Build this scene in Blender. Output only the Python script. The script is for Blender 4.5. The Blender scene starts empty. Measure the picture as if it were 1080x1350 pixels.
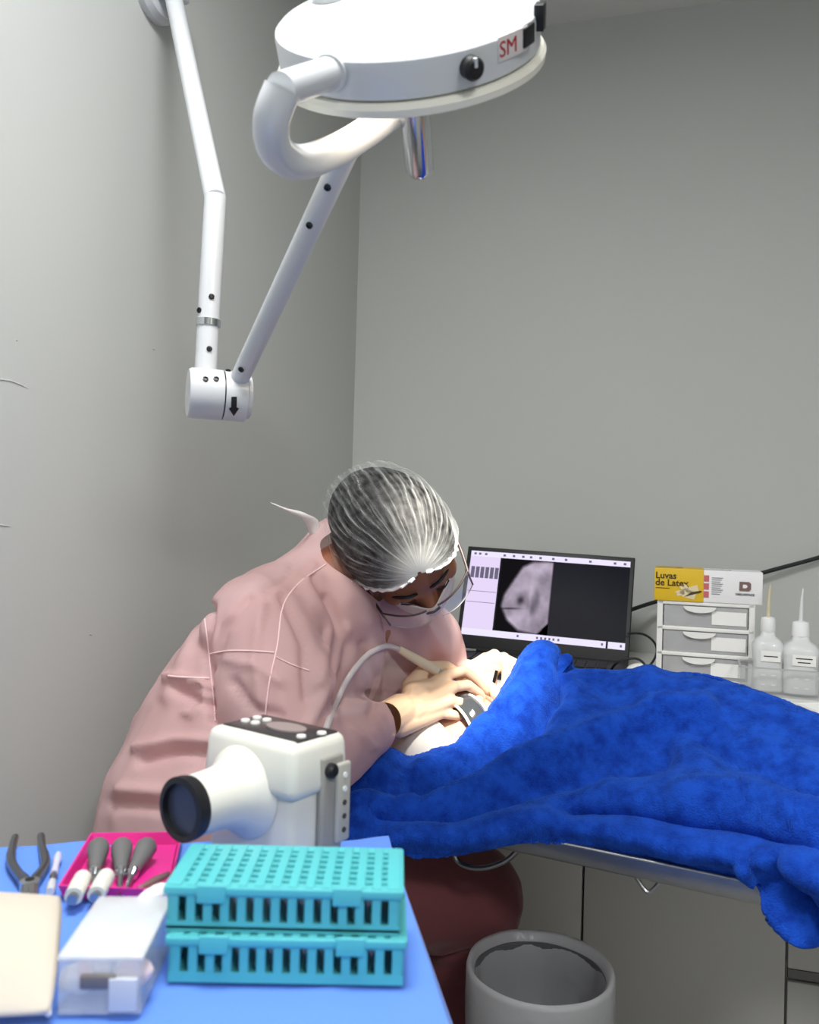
import bpy, bmesh, math, random
import numpy as np
from mathutils import Vector, Matrix, noise
from mathutils.bvhtree import BVHTree

random.seed(7)
scene = bpy.context.scene
COL = scene.collection
R = math.radians

# ------------------------------------------------------------------ camera
F = 1100.0                      # focal length in pixels of the 1080x1350 frame
EYE, YAW, PITCH, ROLL = 1.2, 16.0, 0.78, 1.6
CAM = (Matrix.Translation((0, 0, EYE)) @ Matrix.Rotation(R(YAW), 4, 'Z') @
       Matrix.Rotation(R(90 + PITCH), 4, 'X') @ Matrix.Rotation(R(ROLL), 4, 'Z'))
cd = bpy.data.cameras.new('camera')
cd.sensor_fit = 'HORIZONTAL'; cd.sensor_width = 36.0; cd.lens = 36.0 * F / 1080.0
cd.clip_start = 0.02
cd.dof.use_dof = True; cd.dof.focus_distance = 1.5; cd.dof.aperture_fstop = 8.0
cam = bpy.data.objects.new('camera', cd); COL.objects.link(cam)
cam.matrix_world = CAM
scene.camera = cam

# ------------------------------------------------------------------ world, exposure
w = bpy.data.worlds.new('world'); scene.world = w; w.use_nodes = True
w.node_tree.nodes['Background'].inputs[0].default_value = (0.8, 0.85, 0.9, 1)
w.node_tree.nodes['Background'].inputs[1].default_value = 0.3
vs = scene.view_settings
vs.view_transform = 'Standard'; vs.look = 'None'; vs.gamma = 1.0; vs.use_curve_mapping = False
vs.exposure = 0.4

CR = Vector((math.cos(R(YAW)), math.sin(R(YAW)), 0))
CF = Vector((-math.sin(R(YAW)), math.cos(R(YAW)), 0))
UP = Vector((0, 0, 1))
def P(px, py, d):                                   # pixel and depth -> world point
    return CAM @ Vector(((px - 540) / F * d, (675 - py) / F * d, -d))
def ray(px, py):
    o = CAM.translation.copy(); return o, (P(px, py, 1.0) - o)
def PZ(px, py, z):                                  # pixel on a horizontal plane
    o, v = ray(px, py); return o + v * ((z - o.z) / v.z)
def PY(px, py, y):                                  # pixel on a plane parallel to the back wall
    o, v = ray(px, py); return o + v * ((y - o.y) / v.y)
def PX(px, py, x):
    o, v = ray(px, py); return o + v * ((x - o.x) / v.x)
def V(r, u, t): return CR * r + UP * u - CF * t     # direction: right, up, towards the camera

XL, YB, ZC = -0.88, 2.416, 2.66                     # left wall, back wall, ceiling
XR, YF = 2.5, -2.3

# two ceiling panel lamps: one nearly overhead, one further back in the room behind the camera
PANELS = [((-0.26, 0.40, ZC - 0.05), 23.0), ((1.05, -0.95, ZC - 0.05), 32.0)]
for loc, en in PANELS:
    ld = bpy.data.lights.new('ceiling_panel_light', 'AREA')
    ld.shape = 'SQUARE'; ld.size = 0.5; ld.energy = en; ld.color = (0.99, 1.0, 1.0)
    lo = bpy.data.objects.new('ceiling_panel_light', ld); COL.objects.link(lo)
    lo.location = (loc[0], loc[1], ZC - 0.065)

# ------------------------------------------------------------------ helpers
def lin(c):
    return tuple(((x / 255) / 12.92 if x / 255 <= 0.04045 else ((x / 255 + 0.055) / 1.055) ** 2.4) for x in c) + (1.0,)
MATS = {}
def mat(name, rgb, rough=0.5, metal=0.0, bump=0.0, bscale=60.0, vary=0.0, vscale=6.0, alpha=1.0, trans=0.0,
        sheen=0.0, sss=0.0, emit=None, estr=1.0, ior=1.45, coat=0.0, spec=None, detail=4.0):
    if name in MATS: return MATS[name]
    m = bpy.data.materials.new(name); m.use_nodes = True
    nt = m.node_tree; b = nt.nodes['Principled BSDF']
    c = lin(rgb)
    b.inputs['Base Color'].default_value = c
    b.inputs['Roughness'].default_value = rough
    b.inputs['Metallic'].default_value = metal
    b.inputs['Alpha'].default_value = alpha
    b.inputs['Transmission Weight'].default_value = trans
    b.inputs['IOR'].default_value = ior
    b.inputs['Coat Weight'].default_value = coat
    if spec is not None: b.inputs['Specular IOR Level'].default_value = spec
    if sheen: b.inputs['Sheen Weight'].default_value = sheen; b.inputs['Sheen Roughness'].default_value = 0.4
    if sss:
        b.inputs['Subsurface Weight'].default_value = sss
        b.inputs['Subsurface Radius'].default_value = (0.012, 0.006, 0.004)
        b.inputs['Subsurface Scale'].default_value = 0.6
    if emit:
        b.inputs['Emission Color'].default_value = lin(emit); b.inputs['Emission Strength'].default_value = estr
    tc = nt.nodes.new('ShaderNodeTexCoord')
    if vary:
        n = nt.nodes.new('ShaderNodeTexNoise'); n.inputs['Scale'].default_value = vscale; n.inputs['Detail'].default_value = 5
        nt.links.new(tc.outputs['Object'], n.inputs['Vector'])
        mx = nt.nodes.new('ShaderNodeMix'); mx.data_type = 'RGBA'
        mx.inputs[6].default_value = tuple(max(0, x * (1 - vary)) for x in c[:3]) + (1,)
        mx.inputs[7].default_value = tuple(min(1, x * (1 + vary)) for x in c[:3]) + (1,)
        nt.links.new(n.outputs['Fac'], mx.inputs[0]); nt.links.new(mx.outputs[2], b.inputs['Base Color'])
    if bump:
        n = nt.nodes.new('ShaderNodeTexNoise'); n.inputs['Scale'].default_value = bscale; n.inputs['Detail'].default_value = detail
        nt.links.new(tc.outputs['Object'], n.inputs['Vector'])
        bp = nt.nodes.new('ShaderNodeBump'); bp.inputs['Strength'].default_value = bump; bp.inputs['Distance'].default_value = 0.004
        nt.links.new(n.outputs['Fac'], bp.inputs['Height']); nt.links.new(bp.outputs['Normal'], b.inputs['Normal'])
    MATS[name] = m
    return m

def cloth_mat(name, rgb, alpha, transl, rough=0.7, attr=None, rgb2=None, bump=0.15, bscale=500):
    """thin woven or non-woven sheet: diffuse + translucent, part see-through; attr drives the weave density"""
    m = bpy.data.materials.new(name); m.use_nodes = True; nt = m.node_tree; nt.nodes.clear()
    out = nt.nodes.new('ShaderNodeOutputMaterial')
    d = nt.nodes.new('ShaderNodeBsdfPrincipled'); t = nt.nodes.new('ShaderNodeBsdfTranslucent'); tr = nt.nodes.new('ShaderNodeBsdfTransparent')
    d.inputs['Base Color'].default_value = lin(rgb); d.inputs['Roughness'].default_value = rough
    d.inputs['Specular IOR Level'].default_value = 0.25
    t.inputs[0].default_value = lin(rgb2 or rgb)
    tc = nt.nodes.new('ShaderNodeTexCoord'); n = nt.nodes.new('ShaderNodeTexNoise'); n.inputs['Scale'].default_value = bscale
    nt.links.new(tc.outputs['Object'], n.inputs['Vector'])
    bp = nt.nodes.new('ShaderNodeBump'); bp.inputs['Strength'].default_value = bump; bp.inputs['Distance'].default_value = 0.002
    nt.links.new(n.outputs['Fac'], bp.inputs['Height']); nt.links.new(bp.outputs['Normal'], d.inputs['Normal'])
    m1 = nt.nodes.new('ShaderNodeMixShader'); m1.inputs[0].default_value = transl
    nt.links.new(d.outputs[0], m1.inputs[1]); nt.links.new(t.outputs[0], m1.inputs[2])
    m2 = nt.nodes.new('ShaderNodeMixShader')
    nt.links.new(tr.outputs[0], m2.inputs[1]); nt.links.new(m1.outputs[0], m2.inputs[2]); nt.links.new(m2.outputs[0], out.inputs[0])
    if attr:
        a = nt.nodes.new('ShaderNodeAttribute'); a.attribute_name = attr
        nt.links.new(a.outputs['Fac'], m2.inputs[0])
    else:
        m2.inputs[0].default_value = alpha
    return m

class MB:
    """collects shapes in world (or local) coordinates; obj() links them as ONE mesh object"""
    def __init__(s): s.v = []; s.f = []
    def add(s, vs, fs):
        o = len(s.v); s.v += [Vector(x) for x in vs]; s.f += [tuple(i + o for i in f) for f in fs]; return s
    def box(s, c, size, M=None, bev=0.0, taper=1.0):
        bm = bmesh.new(); bmesh.ops.create_cube(bm, size=1)
        for v in bm.verts:
            k = taper if v.co.z > 0 else 1.0
            v.co = Vector((v.co.x * size[0] * k, v.co.y * size[1] * k, v.co.z * size[2]))
        if bev: bmesh.ops.bevel(bm, geom=bm.edges[:], offset=bev, segments=3, affect='EDGES', profile=0.5, clamp_overlap=True)
        c = Vector(c)
        for v in bm.verts:
            v.co = v.co + c
            if M is not None: v.co = M @ v.co
        return s.bm(bm)
    def bm(s, bm):
        bm.verts.index_update()
        s.add([v.co.copy() for v in bm.verts], [tuple(v.index for v in f.verts) for f in bm.faces]); bm.free(); return s
    def tube(s, pts, rad, n=12, cap=True, flat=None):
        pts = [Vector(p) for p in pts]; m = len(pts)
        if not isinstance(rad, (list, tuple)): rad = [rad] * m
        t0 = (pts[1] - pts[0]).normalized()
        a = t0.orthogonal().normalized(); o = len(s.v)
        for i, p in enumerate(pts):
            t = (pts[min(i + 1, m - 1)] - pts[max(i - 1, 0)]).normalized()
            a = (a - t * a.dot(t)).normalized(); b = t.cross(a)
            for k in range(n):
                th = 2 * math.pi * k / n
                s.v.append(p + (a * math.cos(th) + b * math.sin(th)) * rad[i])
        for i in range(m - 1):
            for k in range(n):
                s.f.append((o + i * n + k, o + i * n + (k + 1) % n, o + (i + 1) * n + (k + 1) % n, o + (i + 1) * n + k))
        if cap:
            s.f.append(tuple(o + k for k in reversed(range(n)))); s.f.append(tuple(o + (m - 1) * n + k for k in range(n)))
        return s
    def lathe(s, prof, M=None, n=32, closed=False):
        """prof: (radius, z) list around local z"""
        o = len(s.v); m = len(prof)
        for r, z in prof:
            for k in range(n):
                th = 2 * math.pi * k / n; v = Vector((r * math.cos(th), r * math.sin(th), z))
                s.v.append(M @ v if M is not None else v)
        rng = range(m if closed else m - 1)
        for i in rng:
            j = (i + 1) % m
            for k in range(n):
                s.f.append((o + i * n + k, o + i * n + (k + 1) % n, o + j * n + (k + 1) % n, o + j * n + k))
        if not closed:
            if prof[0][0] > 1e-6: s.f.append(tuple(o + k for k in reversed(range(n))))
            if prof[-1][0] > 1e-6: s.f.append(tuple(o + (m - 1) * n + k for k in range(n)))
        return s
    def ball(s, c, rad, M=None, seg=16, rings=10):
        if not isinstance(rad, (list, tuple)): rad = (rad,) * 3
        bm = bmesh.new(); bmesh.ops.create_uvsphere(bm, u_segments=seg, v_segments=rings, radius=1)
        for v in bm.verts:
            q = Vector((v.co.x * rad[0], v.co.y * rad[1], v.co.z * rad[2]))
            v.co = (M @ q if M is not None else q) + Vector(c)
        return s.bm(bm)
    def capsule(s, a, b, ra, rb, n=14):
        a = Vector(a); b = Vector(b)
        s.ball(a, ra, seg=n, rings=8).ball(b, rb, seg=n, rings=8)
        return s.tube([a, a.lerp(b, .5), b], [ra, (ra + rb) / 2, rb], n)
    def chain(s, pts, rads):
        for i in range(len(pts) - 1): s.capsule(pts[i], pts[i + 1], rads[i], rads[i + 1])
        return s
    def prism(s, poly, depth, M=None):
        """poly: (x,y) list, extruded along local z from 0 to depth"""
        o = len(s.v); n = len(poly)
        for z in (0, depth):
            for x, y in poly:
                v = Vector((x, y, z)); s.v.append(M @ v if M is not None else v)
        s.f.append(tuple(o + i for i in reversed(range(n)))); s.f.append(tuple(o + n + i for i in range(n)))
        for i in range(n): s.f.append((o + i, o + (i + 1) % n, o + n + (i + 1) % n, o + n + i))
        return s
    def grid(s, rows):
        o = len(s.v); m = len(rows); n = len(rows[0])
        for r_ in rows: s.v += [Vector(p) for p in r_]
        for i in range(m - 1):
            for j in range(n - 1):
                s.f.append((o + i * n + j, o + i * n + j + 1, o + (i + 1) * n + j + 1, o + (i + 1) * n + j))
        return s
    def mesh(s, name):
        me = bpy.data.meshes.new(name); me.from_pydata([tuple(v) for v in s.v], [], s.f); me.validate(); me.update(); return me
    def obj(s, name, m, parent=None, ang=35, recalc=True, world=True, **kw):
        me = s.mesh(name)
        if recalc:
            bm = bmesh.new(); bm.from_mesh(me); bmesh.ops.recalc_face_normals(bm, faces=bm.faces[:]); bm.to_mesh(me); bm.free()
        return link(name, me, m, parent, ang, world, **kw)

WM = {}
def link(name, me, m, parent=None, ang=35, world=True, label=None, cat=None, group=None, kind=None, base=None):
    """base: world point to use as the origin of a one-mesh thing"""
    if parent is not None and world:
        me.transform(WM[parent].inverted())
    if parent is None and base is not None:
        me.transform(Matrix.Translation(-Vector(base)))
    for p in me.polygons: p.use_smooth = True
    if ang is not None and ang < 180:
        try: me.set_sharp_from_angle(angle=R(ang))
        except Exception: pass
    if m is not None: me.materials.append(m)
    o = bpy.data.objects.new(name, me); COL.objects.link(o)
    if parent is not None:
        o.parent = parent; WM[o] = WM[parent].copy()
    else:
        if base is not None: o.location = base
        WM[o] = Matrix.Translation(Vector(base) if base is not None else Vector((0, 0, 0)))
    tag(o, label, cat, group, kind)
    return o
def tag(o, label=None, cat=None, group=None, kind=None):
    if label: o['label'] = label
    if cat: o['category'] = cat
    if group: o['group'] = group
    if kind: o['kind'] = kind
    return o
def thing(name, label, cat, loc=(0, 0, 0), rz=0.0, group=None, M=None):
    o = bpy.data.objects.new(name, None); COL.objects.link(o); o.empty_display_size = 0.05
    mw = M if M is not None else Matrix.Translation(Vector(loc)) @ Matrix.Rotation(rz, 4, 'Z')
    o.matrix_world = mw; WM[o] = mw.copy()
    return tag(o, label, cat, group)
def copy_tree(o, parent=None, mw=None):
    c = o.copy(); COL.objects.link(c)
    if parent is not None: c.parent = parent
    if mw is not None: c.matrix_world = mw; WM[c] = mw.copy()
    else: WM[c] = WM[parent].copy() if parent else WM[o].copy()
    for ch in list(o.children): copy_tree(ch, c)
    return c
def frame(o, x, y, z):
    M = Matrix((( x[0], y[0], z[0], o[0]), (x[1], y[1], z[1], o[1]), (x[2], y[2], z[2], o[2]), (0, 0, 0, 1))); return M
def axis_frame(o, zdir, xhint=None):
    z = Vector(zdir).normalized(); x = Vector(xhint) if xhint is not None else z.orthogonal()
    x = (x - z * x.dot(z)).normalized(); y = z.cross(x); return frame(o, x, y, z)

def text_mesh(s, size, M, extr=0.0003, align='LEFT', bold=0.0):
    cu = bpy.data.curves.new('lettering', 'FONT'); cu.body = s; cu.size = size; cu.extrude = extr; cu.align_x = align; cu.offset = bold
    cu.resolution_u = 3
    o = bpy.data.objects.new('lettering', cu); COL.objects.link(o)
    dg = bpy.context.evaluated_depsgraph_get(); dg.update()
    me = bpy.data.meshes.new_from_object(o.evaluated_get(dg)); bpy.data.objects.remove(o); bpy.data.curves.remove(cu)
    me.transform(M); return me

def laplacian(me, it=4, lam=0.5):
    n = len(me.vertices); co = np.empty(n * 3); me.vertices.foreach_get('co', co); co = co.reshape(-1, 3)
    e = np.empty(len(me.edges) * 2, dtype=np.int64); me.edges.foreach_get('vertices', e); e = e.reshape(-1, 2)
    deg = np.bincount(e.ravel(), minlength=n).astype(float)[:, None]; deg[deg == 0] = 1
    for _ in range(it):
        acc = np.zeros_like(co)
        np.add.at(acc, e[:, 0], co[e[:, 1]]); np.add.at(acc, e[:, 1], co[e[:, 0]])
        co = co + lam * (acc / deg - co)
    me.vertices.foreach_set('co', co.ravel()); me.update()
def fuse(mb, voxel, smooth=4, lam=0.5):
    """union of overlapping closed shapes into one continuous skin"""
    me = mb.mesh('skin'); o = bpy.data.objects.new('skin', me); COL.objects.link(o)
    md = o.modifiers.new('r', 'REMESH'); md.mode = 'VOXEL'; md.voxel_size = voxel; md.adaptivity = 0
    dg = bpy.context.evaluated_depsgraph_get(); dg.update()
    out = bpy.data.meshes.new_from_object(o.evaluated_get(dg)); bpy.data.objects.remove(o); bpy.data.meshes.remove(me)
    laplacian(out, smooth, lam); return out
def displace(me, fn):
    n = len(me.vertices); nor = [v.normal.copy() for v in me.vertices]; 
    for v, nn in zip(me.vertices, nor): v.co += nn * fn(v.co)
    me.update()
def bisect(me, pt, no):
    """cut away what lies on the side NO points to"""
    bm = bmesh.new(); bm.from_mesh(me)
    bmesh.ops.bisect_plane(bm, geom=bm.verts[:] + bm.edges[:] + bm.faces[:], plane_co=pt, plane_no=no, clear_outer=True)
    bm.to_mesh(me); bm.free(); me.update()
def local_cut(me, pt, no, rad, ln=.12):
    """cut a sleeve or collar open: only what lies past the plane and near the axis through PT"""
    bm = bmesh.new(); bm.from_mesh(me)
    def inside(c):
        q = c - pt; a = q.dot(no); return a < ln and (q - no * a).length < rad, a
    near = [f for f in bm.faces if inside(f.calc_center_median())[0] and abs(inside(f.calc_center_median())[1]) < ln]
    geom = list({v for f in near for v in f.verts}) + list({e for f in near for e in f.edges}) + near
    bmesh.ops.bisect_plane(bm, geom=geom, plane_co=pt, plane_no=no)
    bad = []
    for f in bm.faces:
        ok, a = inside(f.calc_center_median())
        if ok and a > 1e-5: bad.append(f)
    bmesh.ops.delete(bm, geom=bad, context='FACES')
    rim = [v for v in bm.verts if v.is_boundary and (v.co - pt).length < rad + ln]
    for _ in range(12):
        new = {}
        for v in rim:
            nb = [e.other_vert(v).co for e in v.link_edges if e.is_boundary]
            if len(nb) == 2: new[v] = v.co * .4 + (nb[0] + nb[1]) * .3
        for v, c in new.items(): v.co = c
    bm.to_mesh(me); bm.free(); me.update()
def shell(me, t, off=-1.0):
    o = bpy.data.objects.new('s', me); COL.objects.link(o)
    md = o.modifiers.new('s', 'SOLIDIFY'); md.thickness = t; md.offset = off
    dg = bpy.context.evaluated_depsgraph_get(); dg.update()
    out = bpy.data.meshes.new_from_object(o.evaluated_get(dg)); bpy.data.objects.remove(o); return out
def bvh_of(me):
    return BVHTree.FromPolygons([v.co.copy() for v in me.vertices], [tuple(p.vertices) for p in me.polygons])
def catmull(p, n):
    """n samples through control points p (Vectors)"""
    out = []; m = len(p) - 1
    for k in range(n):
        t = k / (n - 1) * m; i = min(int(t), m - 1); f = t - i
        p0 = p[max(i - 1, 0)]; p1 = p[i]; p2 = p[i + 1]; p3 = p[min(i + 2, m)]
        out.append(0.5 * ((2 * p1) + (p2 - p0) * f + (2 * p0 - 5 * p1 + 4 * p2 - p3) * f * f + (3 * p1 - p0 - 3 * p2 + p3) * f ** 3))
    return out
def seg_dist(x, y, pl):
    best = 1e9; side = 0
    for (x0, y0), (x1, y1) in zip(pl[:-1], pl[1:]):
        dx, dy = x1 - x0, y1 - y0; t = max(0, min(1, ((x - x0) * dx + (y - y0) * dy) / (dx * dx + dy * dy)))
        d = math.hypot(x - x0 - t * dx, y - y0 - t * dy)
        if d < best: best = d
    return best

# ------------------------------------------------------------------ materials
M_wall = mat('wall_paint', (191, 193, 190), 0.75, bump=0.04, bscale=25, vary=0.02, vscale=3)
M_ceil = mat('ceiling_paint', (215, 215, 212), 0.8, bump=0.03, bscale=40)
M_floor = mat('floor_tile', (170, 168, 162), 0.35, vary=0.06, vscale=4)
M_white = mat('white_enamel', (204, 207, 211), 0.28, coat=0.3, bump=0.02, bscale=200)
M_cream = mat('cream_plastic', (236, 234, 222), 0.4, bump=0.02, bscale=100)
M_chrome = mat('chrome', (205, 208, 212), 0.16, 1.0)
M_steel = mat('brushed_steel', (165, 166, 168), 0.32, 1.0, bump=0.05, bscale=180, vary=0.12, vscale=25)
M_dark = mat('black_plastic', (22, 22, 26), 0.45, bump=0.03, bscale=200)
M_rubber = mat('black_rubber', (18, 18, 20), 0.6)
M_screw = mat('dark_screw', (60, 60, 62), 0.35, 0.9)

# ------------------------------------------------------------------ room
def slab(name, a, b, m, **kw):
    a = Vector(a); b = Vector(b)
    return MB().box((a + b) / 2, b - a).obj(name, m, kind='structure', **kw)
slab('floor', (XL - .1, YF - .1, -0.1), (XR + .1, YB + .1, 0), M_floor)
slab('ceiling', (XL - .1, YF - .1, ZC), (XR + .1, YB + .1, ZC + .1), M_ceil)
wl = slab('wall_left', (XL - .1, YF - .1, 0), (XL, YB + .1, ZC), M_wall)
slab('wall_back', (XL, YB, 0), (XR, YB + .1, ZC), M_wall)
slab('wall_right', (XR, YF - .1, 0), (XR + .1, YB + .1, ZC), M_wall)
slab('wall_front', (XL, YF - .1, 0), (XR, YF, ZC), M_wall)
# lifted plaster scratches on the left wall
for pts in ([(0, 500), (14, 502), (27, 507), (37, 512)], [(0, 692), (7, 693), (14, 694)], [(201, 460), (206, 461)], [(118, 836), (122, 837)], [(21, 448), (23, 449)]):
    MB().tube([PX(x, y, XL) for x, y in pts], [0.0012] * (len(pts) - 1) + [0.0004], 6).obj('plaster_scratch', M_wall, wl)

for (loc, en), lb in zip(PANELS, ('white square ceiling panel lamp nearest the instrument table', 'white square ceiling panel lamp at the back of the room')):
    t = thing('ceiling_panel_lamp', lb, 'lamp', loc)
    fr = MB()
    for sx in (-1, 1):
        fr.box((sx * .27, 0, .025), (.03, .57, .05)); fr.box((0, sx * .27, .025), (.51, .03, .05))
    fr.obj('frame', M_white, t, world=False)
    MB().box((0, 0, .03), (.51, .51, .01)).obj('diffuser', mat('lamp_diffuser', (250, 250, 248), .5, emit=(255, 252, 245), estr=2.0), t, world=False)

# ------------------------------------------------------------------ counter and cabinets
YC, ZT = 1.80, 0.86                              # cabinet front, worktop height
M_lam = mat('white_laminate', (206, 204, 199), 0.45, bump=0.02, bscale=90)
M_gap = mat('cabinet_shadow_gap', (60, 58, 56), 0.8)
M_pull = mat('grey_finger_rail', (120, 118, 116), 0.5)
xs = [PY(372, 1200, YC).x, PY(768, 1200, YC).x, PY(1037, 1280, YC).x]
wdt = xs[2] - xs[1]
MB().box(((XL + 1.9) / 2, (YC - .015 + YB) / 2, ZT - .0175), (1.9 - XL - .004, YB - YC + .013, .035), bev=.003).obj(
    'worktop', mat('white_worktop', (222, 221, 216), 0.35, bump=.02), label='white worktop running along the back wall', cat='worktop', base=(0.3, 2.1, ZT - .035))
def cabinet(x0, x1, label, drawers=0, hinge=1):
    c = thing('base_cabinet', label, 'cabinet', ((x0 + x1) / 2, YC, 0), group=None)
    W = x1 - x0; ht = ZT - .036
    b = MB(); y0, y1 = .02, YB - YC - .004
    for sx in (-1, 1): b.box((sx * (W / 2 - .009), (y0 + y1) / 2, (ht + .08) / 2), (.016, y1 - y0, ht - .08))
    b.box((0, (y0 + y1) / 2, .09), (W - .034, y1 - y0, .018)); b.box((0, y1 - .006, (ht + .08) / 2), (W - .034, .012, ht - .1))
    b.box((0, (y0 + y1) / 2, ht - .01), (W - .034, y1 - y0, .018))
    b.obj('carcass', M_lam, c, world=False)
    MB().box((0, .06, .04), (W - .004, .016, .08)).obj('plinth', M_gap, c, world=False)
    if not drawers:
        d = MB().box((0, .009, (ht + .08) / 2), (W - .005, .018, ht - .084), bev=.0012).obj('door', M_lam, c, world=False)
        MB().box((hinge * (W / 2 - .02), .022, ht - .05), (.03, .012, .04)).obj('hinge', M_steel, d, world=False)
    else:
        hs = [ht, PY(1060, 1281, YC).z, .08]
        for k in range(2):
            z1 = hs[k] - (.0 if k == 0 else .022); z0 = hs[k + 1]
            d = MB().box((0, .009, (z0 + z1) / 2), (W - .005, .018, z1 - z0 - .004), bev=.0012).obj('drawer', M_lam, c, world=False)
            if k: MB().box((0, .014, z1 + .010), (W - .008, .012, .018)).obj('finger_rail', M_pull, d, world=False)
    return c
cabinet(XL + .004, xs[1] - wdt, 'white cabinet door unit in the corner behind the dentist')
cabinet(xs[1] - wdt, xs[1], 'white cabinet door unit partly hidden by the maroon knee')
cabinet(xs[1], xs[2], 'wide white cabinet door unit to the right of the bin', hinge=-1)
cabinet(xs[2], xs[2] + wdt, 'white drawer unit with grey finger rail at the right edge', drawers=2)

# ------------------------------------------------------------------ surgical lamp on its wall arm
lamp = thing('surgical_lamp', 'white round surgical lamp on a jointed arm from the left wall', 'surgical lamp', PX(205, -40, XL))
wp = PX(200, -22, XL)
MB().lathe([(.0, 0), (.068, 0), (.068, .012), (.060, .022), (0, .022)], axis_frame(wp, (1, 0, 0))).obj('wall_plate', M_white, lamp)
MB().box(wp + Vector((.04, 0, .0)), (.05, .05, .07), bev=.006).obj('wall_bracket', M_white, lamp)
A0 = wp + Vector((.06, 0, .0)); A1 = P(284, 262, 1.21)
A0b = P(227, -12, 1.47)
TB = .0158
MB().tube([A0, A0.lerp(A0b, .5), A0b, A0b.lerp(A1, .05), A0b.lerp(A1, .5), A1], [TB * .97] * 5 + [TB], 20).obj('upper_arm', M_white, lamp)
A2 = P(271, 492, 1.21)
A2 = Vector((A1.x + (A2.x - A1.x), A1.y + (A2.y - A1.y), A2.z))
post = MB().tube([A1 + (A1 - A2).normalized() * .004, A1.lerp(A2, .3), A2], TB * 1.01, 20).obj('post', M_white, lamp)
q = A1.lerp(A2, (426 - 262) / 230)
dn = (A2 - A1).normalized()
MB().tube([q - dn * .005, q + dn * .005], TB * 1.12, 20).obj('clamp_ring', M_chrome, lamp)
def screw(px, py, d, rad, parent, surf):
    """small hex screw sitting on the surface met by the pixel"""
    o, v = ray(px, py); hit = surf.ray_cast(o, v.normalized())
    if hit[0] is None: return
    c, nn = hit[0], hit[1]
    if nn.dot(v) > 0: nn = -nn
    MB().lathe([(rad, -.002), (rad, .0015), (rad * .55, .002), (rad * .5, .0006), (0, .0006)], axis_frame(c, nn), 10).obj('screw', M_screw, parent)
def world_bvh(objs):
    vs_, fs_ = [], []
    for o in objs:
        k = len(vs_); mw = WM[o]
        vs_ += [mw @ v.co for v in o.data.vertices]; fs_ += [tuple(i + k for i in p.vertices) for p in o.data.polygons]
    return BVHTree.FromPolygons(vs_, fs_)
# drum joint: axis lies sideways
JC = P(291, 521, 1.20)
JX = (CR * .93 + CF * .36).normalized()           # drum axis, right end towards the camera
JM = axis_frame(JC, JX)
MB().lathe([(0, -.046), (.0335, -.046), (.036, -.042), (.036, .001), (0, .001)], JM, 36).obj('joint_drum', M_white, lamp)
MB().lathe([(0, .0), (.0345, .0), (.0345, .003), (0, .003)], JM, 36).obj('joint_gap', M_screw, lamp)
j2 = MB().lathe([(0, .003), (.036, .003), (.036, .034), (.034, .036), (0, .036)], JM, 36).obj('joint_drum', M_white, lamp)
MB().lathe([(0, .0361), (.031, .0361), (.031, .041), (.028, .043), (0, .043)], JM, 36).obj('joint_cap', M_white, lamp)
# arrow printed on the drum, pressed onto its curved face
jb = world_bvh([j2])
arrow_px = [(305, 523), (312, 523), (312, 538), (316, 538), (308.5, 548), (302, 537), (305, 537)]
rows = []
for k in range(19):
    y = 523 + 25.5 * k / 18; hw = 3.6 if y < 537.4 else 7.4 * (548.6 - y) / 11.2; cx0 = 308.8 - (y - 523) * .02; row = []
    for q_ in (-1, -.33, .33, 1):
        o, v = ray(cx0 + hw * q_, y); h = jb.ray_cast(o, v.normalized())
        row.append(h[0] - v.normalized() * .0012 if h[0] else P(cx0 + hw * q_, y, 1.17))
    rows.append(row)
link('arrow_mark', shell(MB().grid(rows).mesh('a'), .0006, 0), M_dark, lamp, 60)
# rising arm to the head
B0 = P(317, 497, 1.185); B1 = P(458, 196, 0.905)
MB().tube([B0 + (B0 - B1).normalized() * .02, B0, B0.lerp(B1, .5), B1], .0135, 20).obj('lower_arm', M_white, lamp)
pb = world_bvh([o for o in lamp.children if o.name.startswith(('post', 'lower_arm', 'joint'))])
for x, y in ((279, 391), (263, 409), (276, 460), (257, 474), (271, 500), (285, 500), (432, 247), (401, 269), (408, 297), (318, 487), (301, 489)):
    screw(x, y, 1.2, .0042, lamp, pb)
# lamp head: disc tilted so that its beam meets the patient's mouth
HC = P(536, 24, .87)
MOUTH = P(640, 930, 1.56)
ax = V(.115, -math.cos(R(47)), -math.sin(R(47))).normalized()         # beam axis, down and away
HM = axis_frame(HC, -ax, CR)                                        # local z up through the back of the disc
RD = .139
MB().lathe([(0, .012), (.06, .0118), (.11, .0105), (RD - .006, .007), (RD - .001, .003), (RD, -.002), (RD, -.030), (RD - .004, -.033), (0, -.033)], HM, 72).obj('head_shell', M_white, lamp)
MB().lathe([(RD - .012, -.0331), (RD + .003, -.0332), (RD + .006, -.038), (RD + .005, -.045), (RD - .004, -.049), (RD - .014, -.047)], HM, 72, closed=True).obj('rim_ring', M_cream, lamp)
MB().lathe([(0, -.038), (RD - .014, -.038), (RD - .014, -.041), (0, -.041)], HM, 72).obj('front_glass', mat('lit_glass', (255, 246, 232), .3, emit=(255, 238, 214), estr=6.0), lamp)
hd = MB().lathe([(.021, -.041), (.021, -.060), (.0172, -.062), (.0168, -.160), (.012, -.167), (.004, -.169), (0, -.169)], HM, 24).obj('sterile_handle', M_chrome, lamp)
MB().ball(HM @ Vector((0, 0, -.170)), .003).obj('handle_tip', M_white, hd)
MB().lathe([(0, .012), (.018, .012), (.018, .017), (.012, .019), (0, .019)], HM @ Matrix.Translation((-.085, .055, -.001)), 20).obj('back_boss', M_white, lamp)
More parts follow.
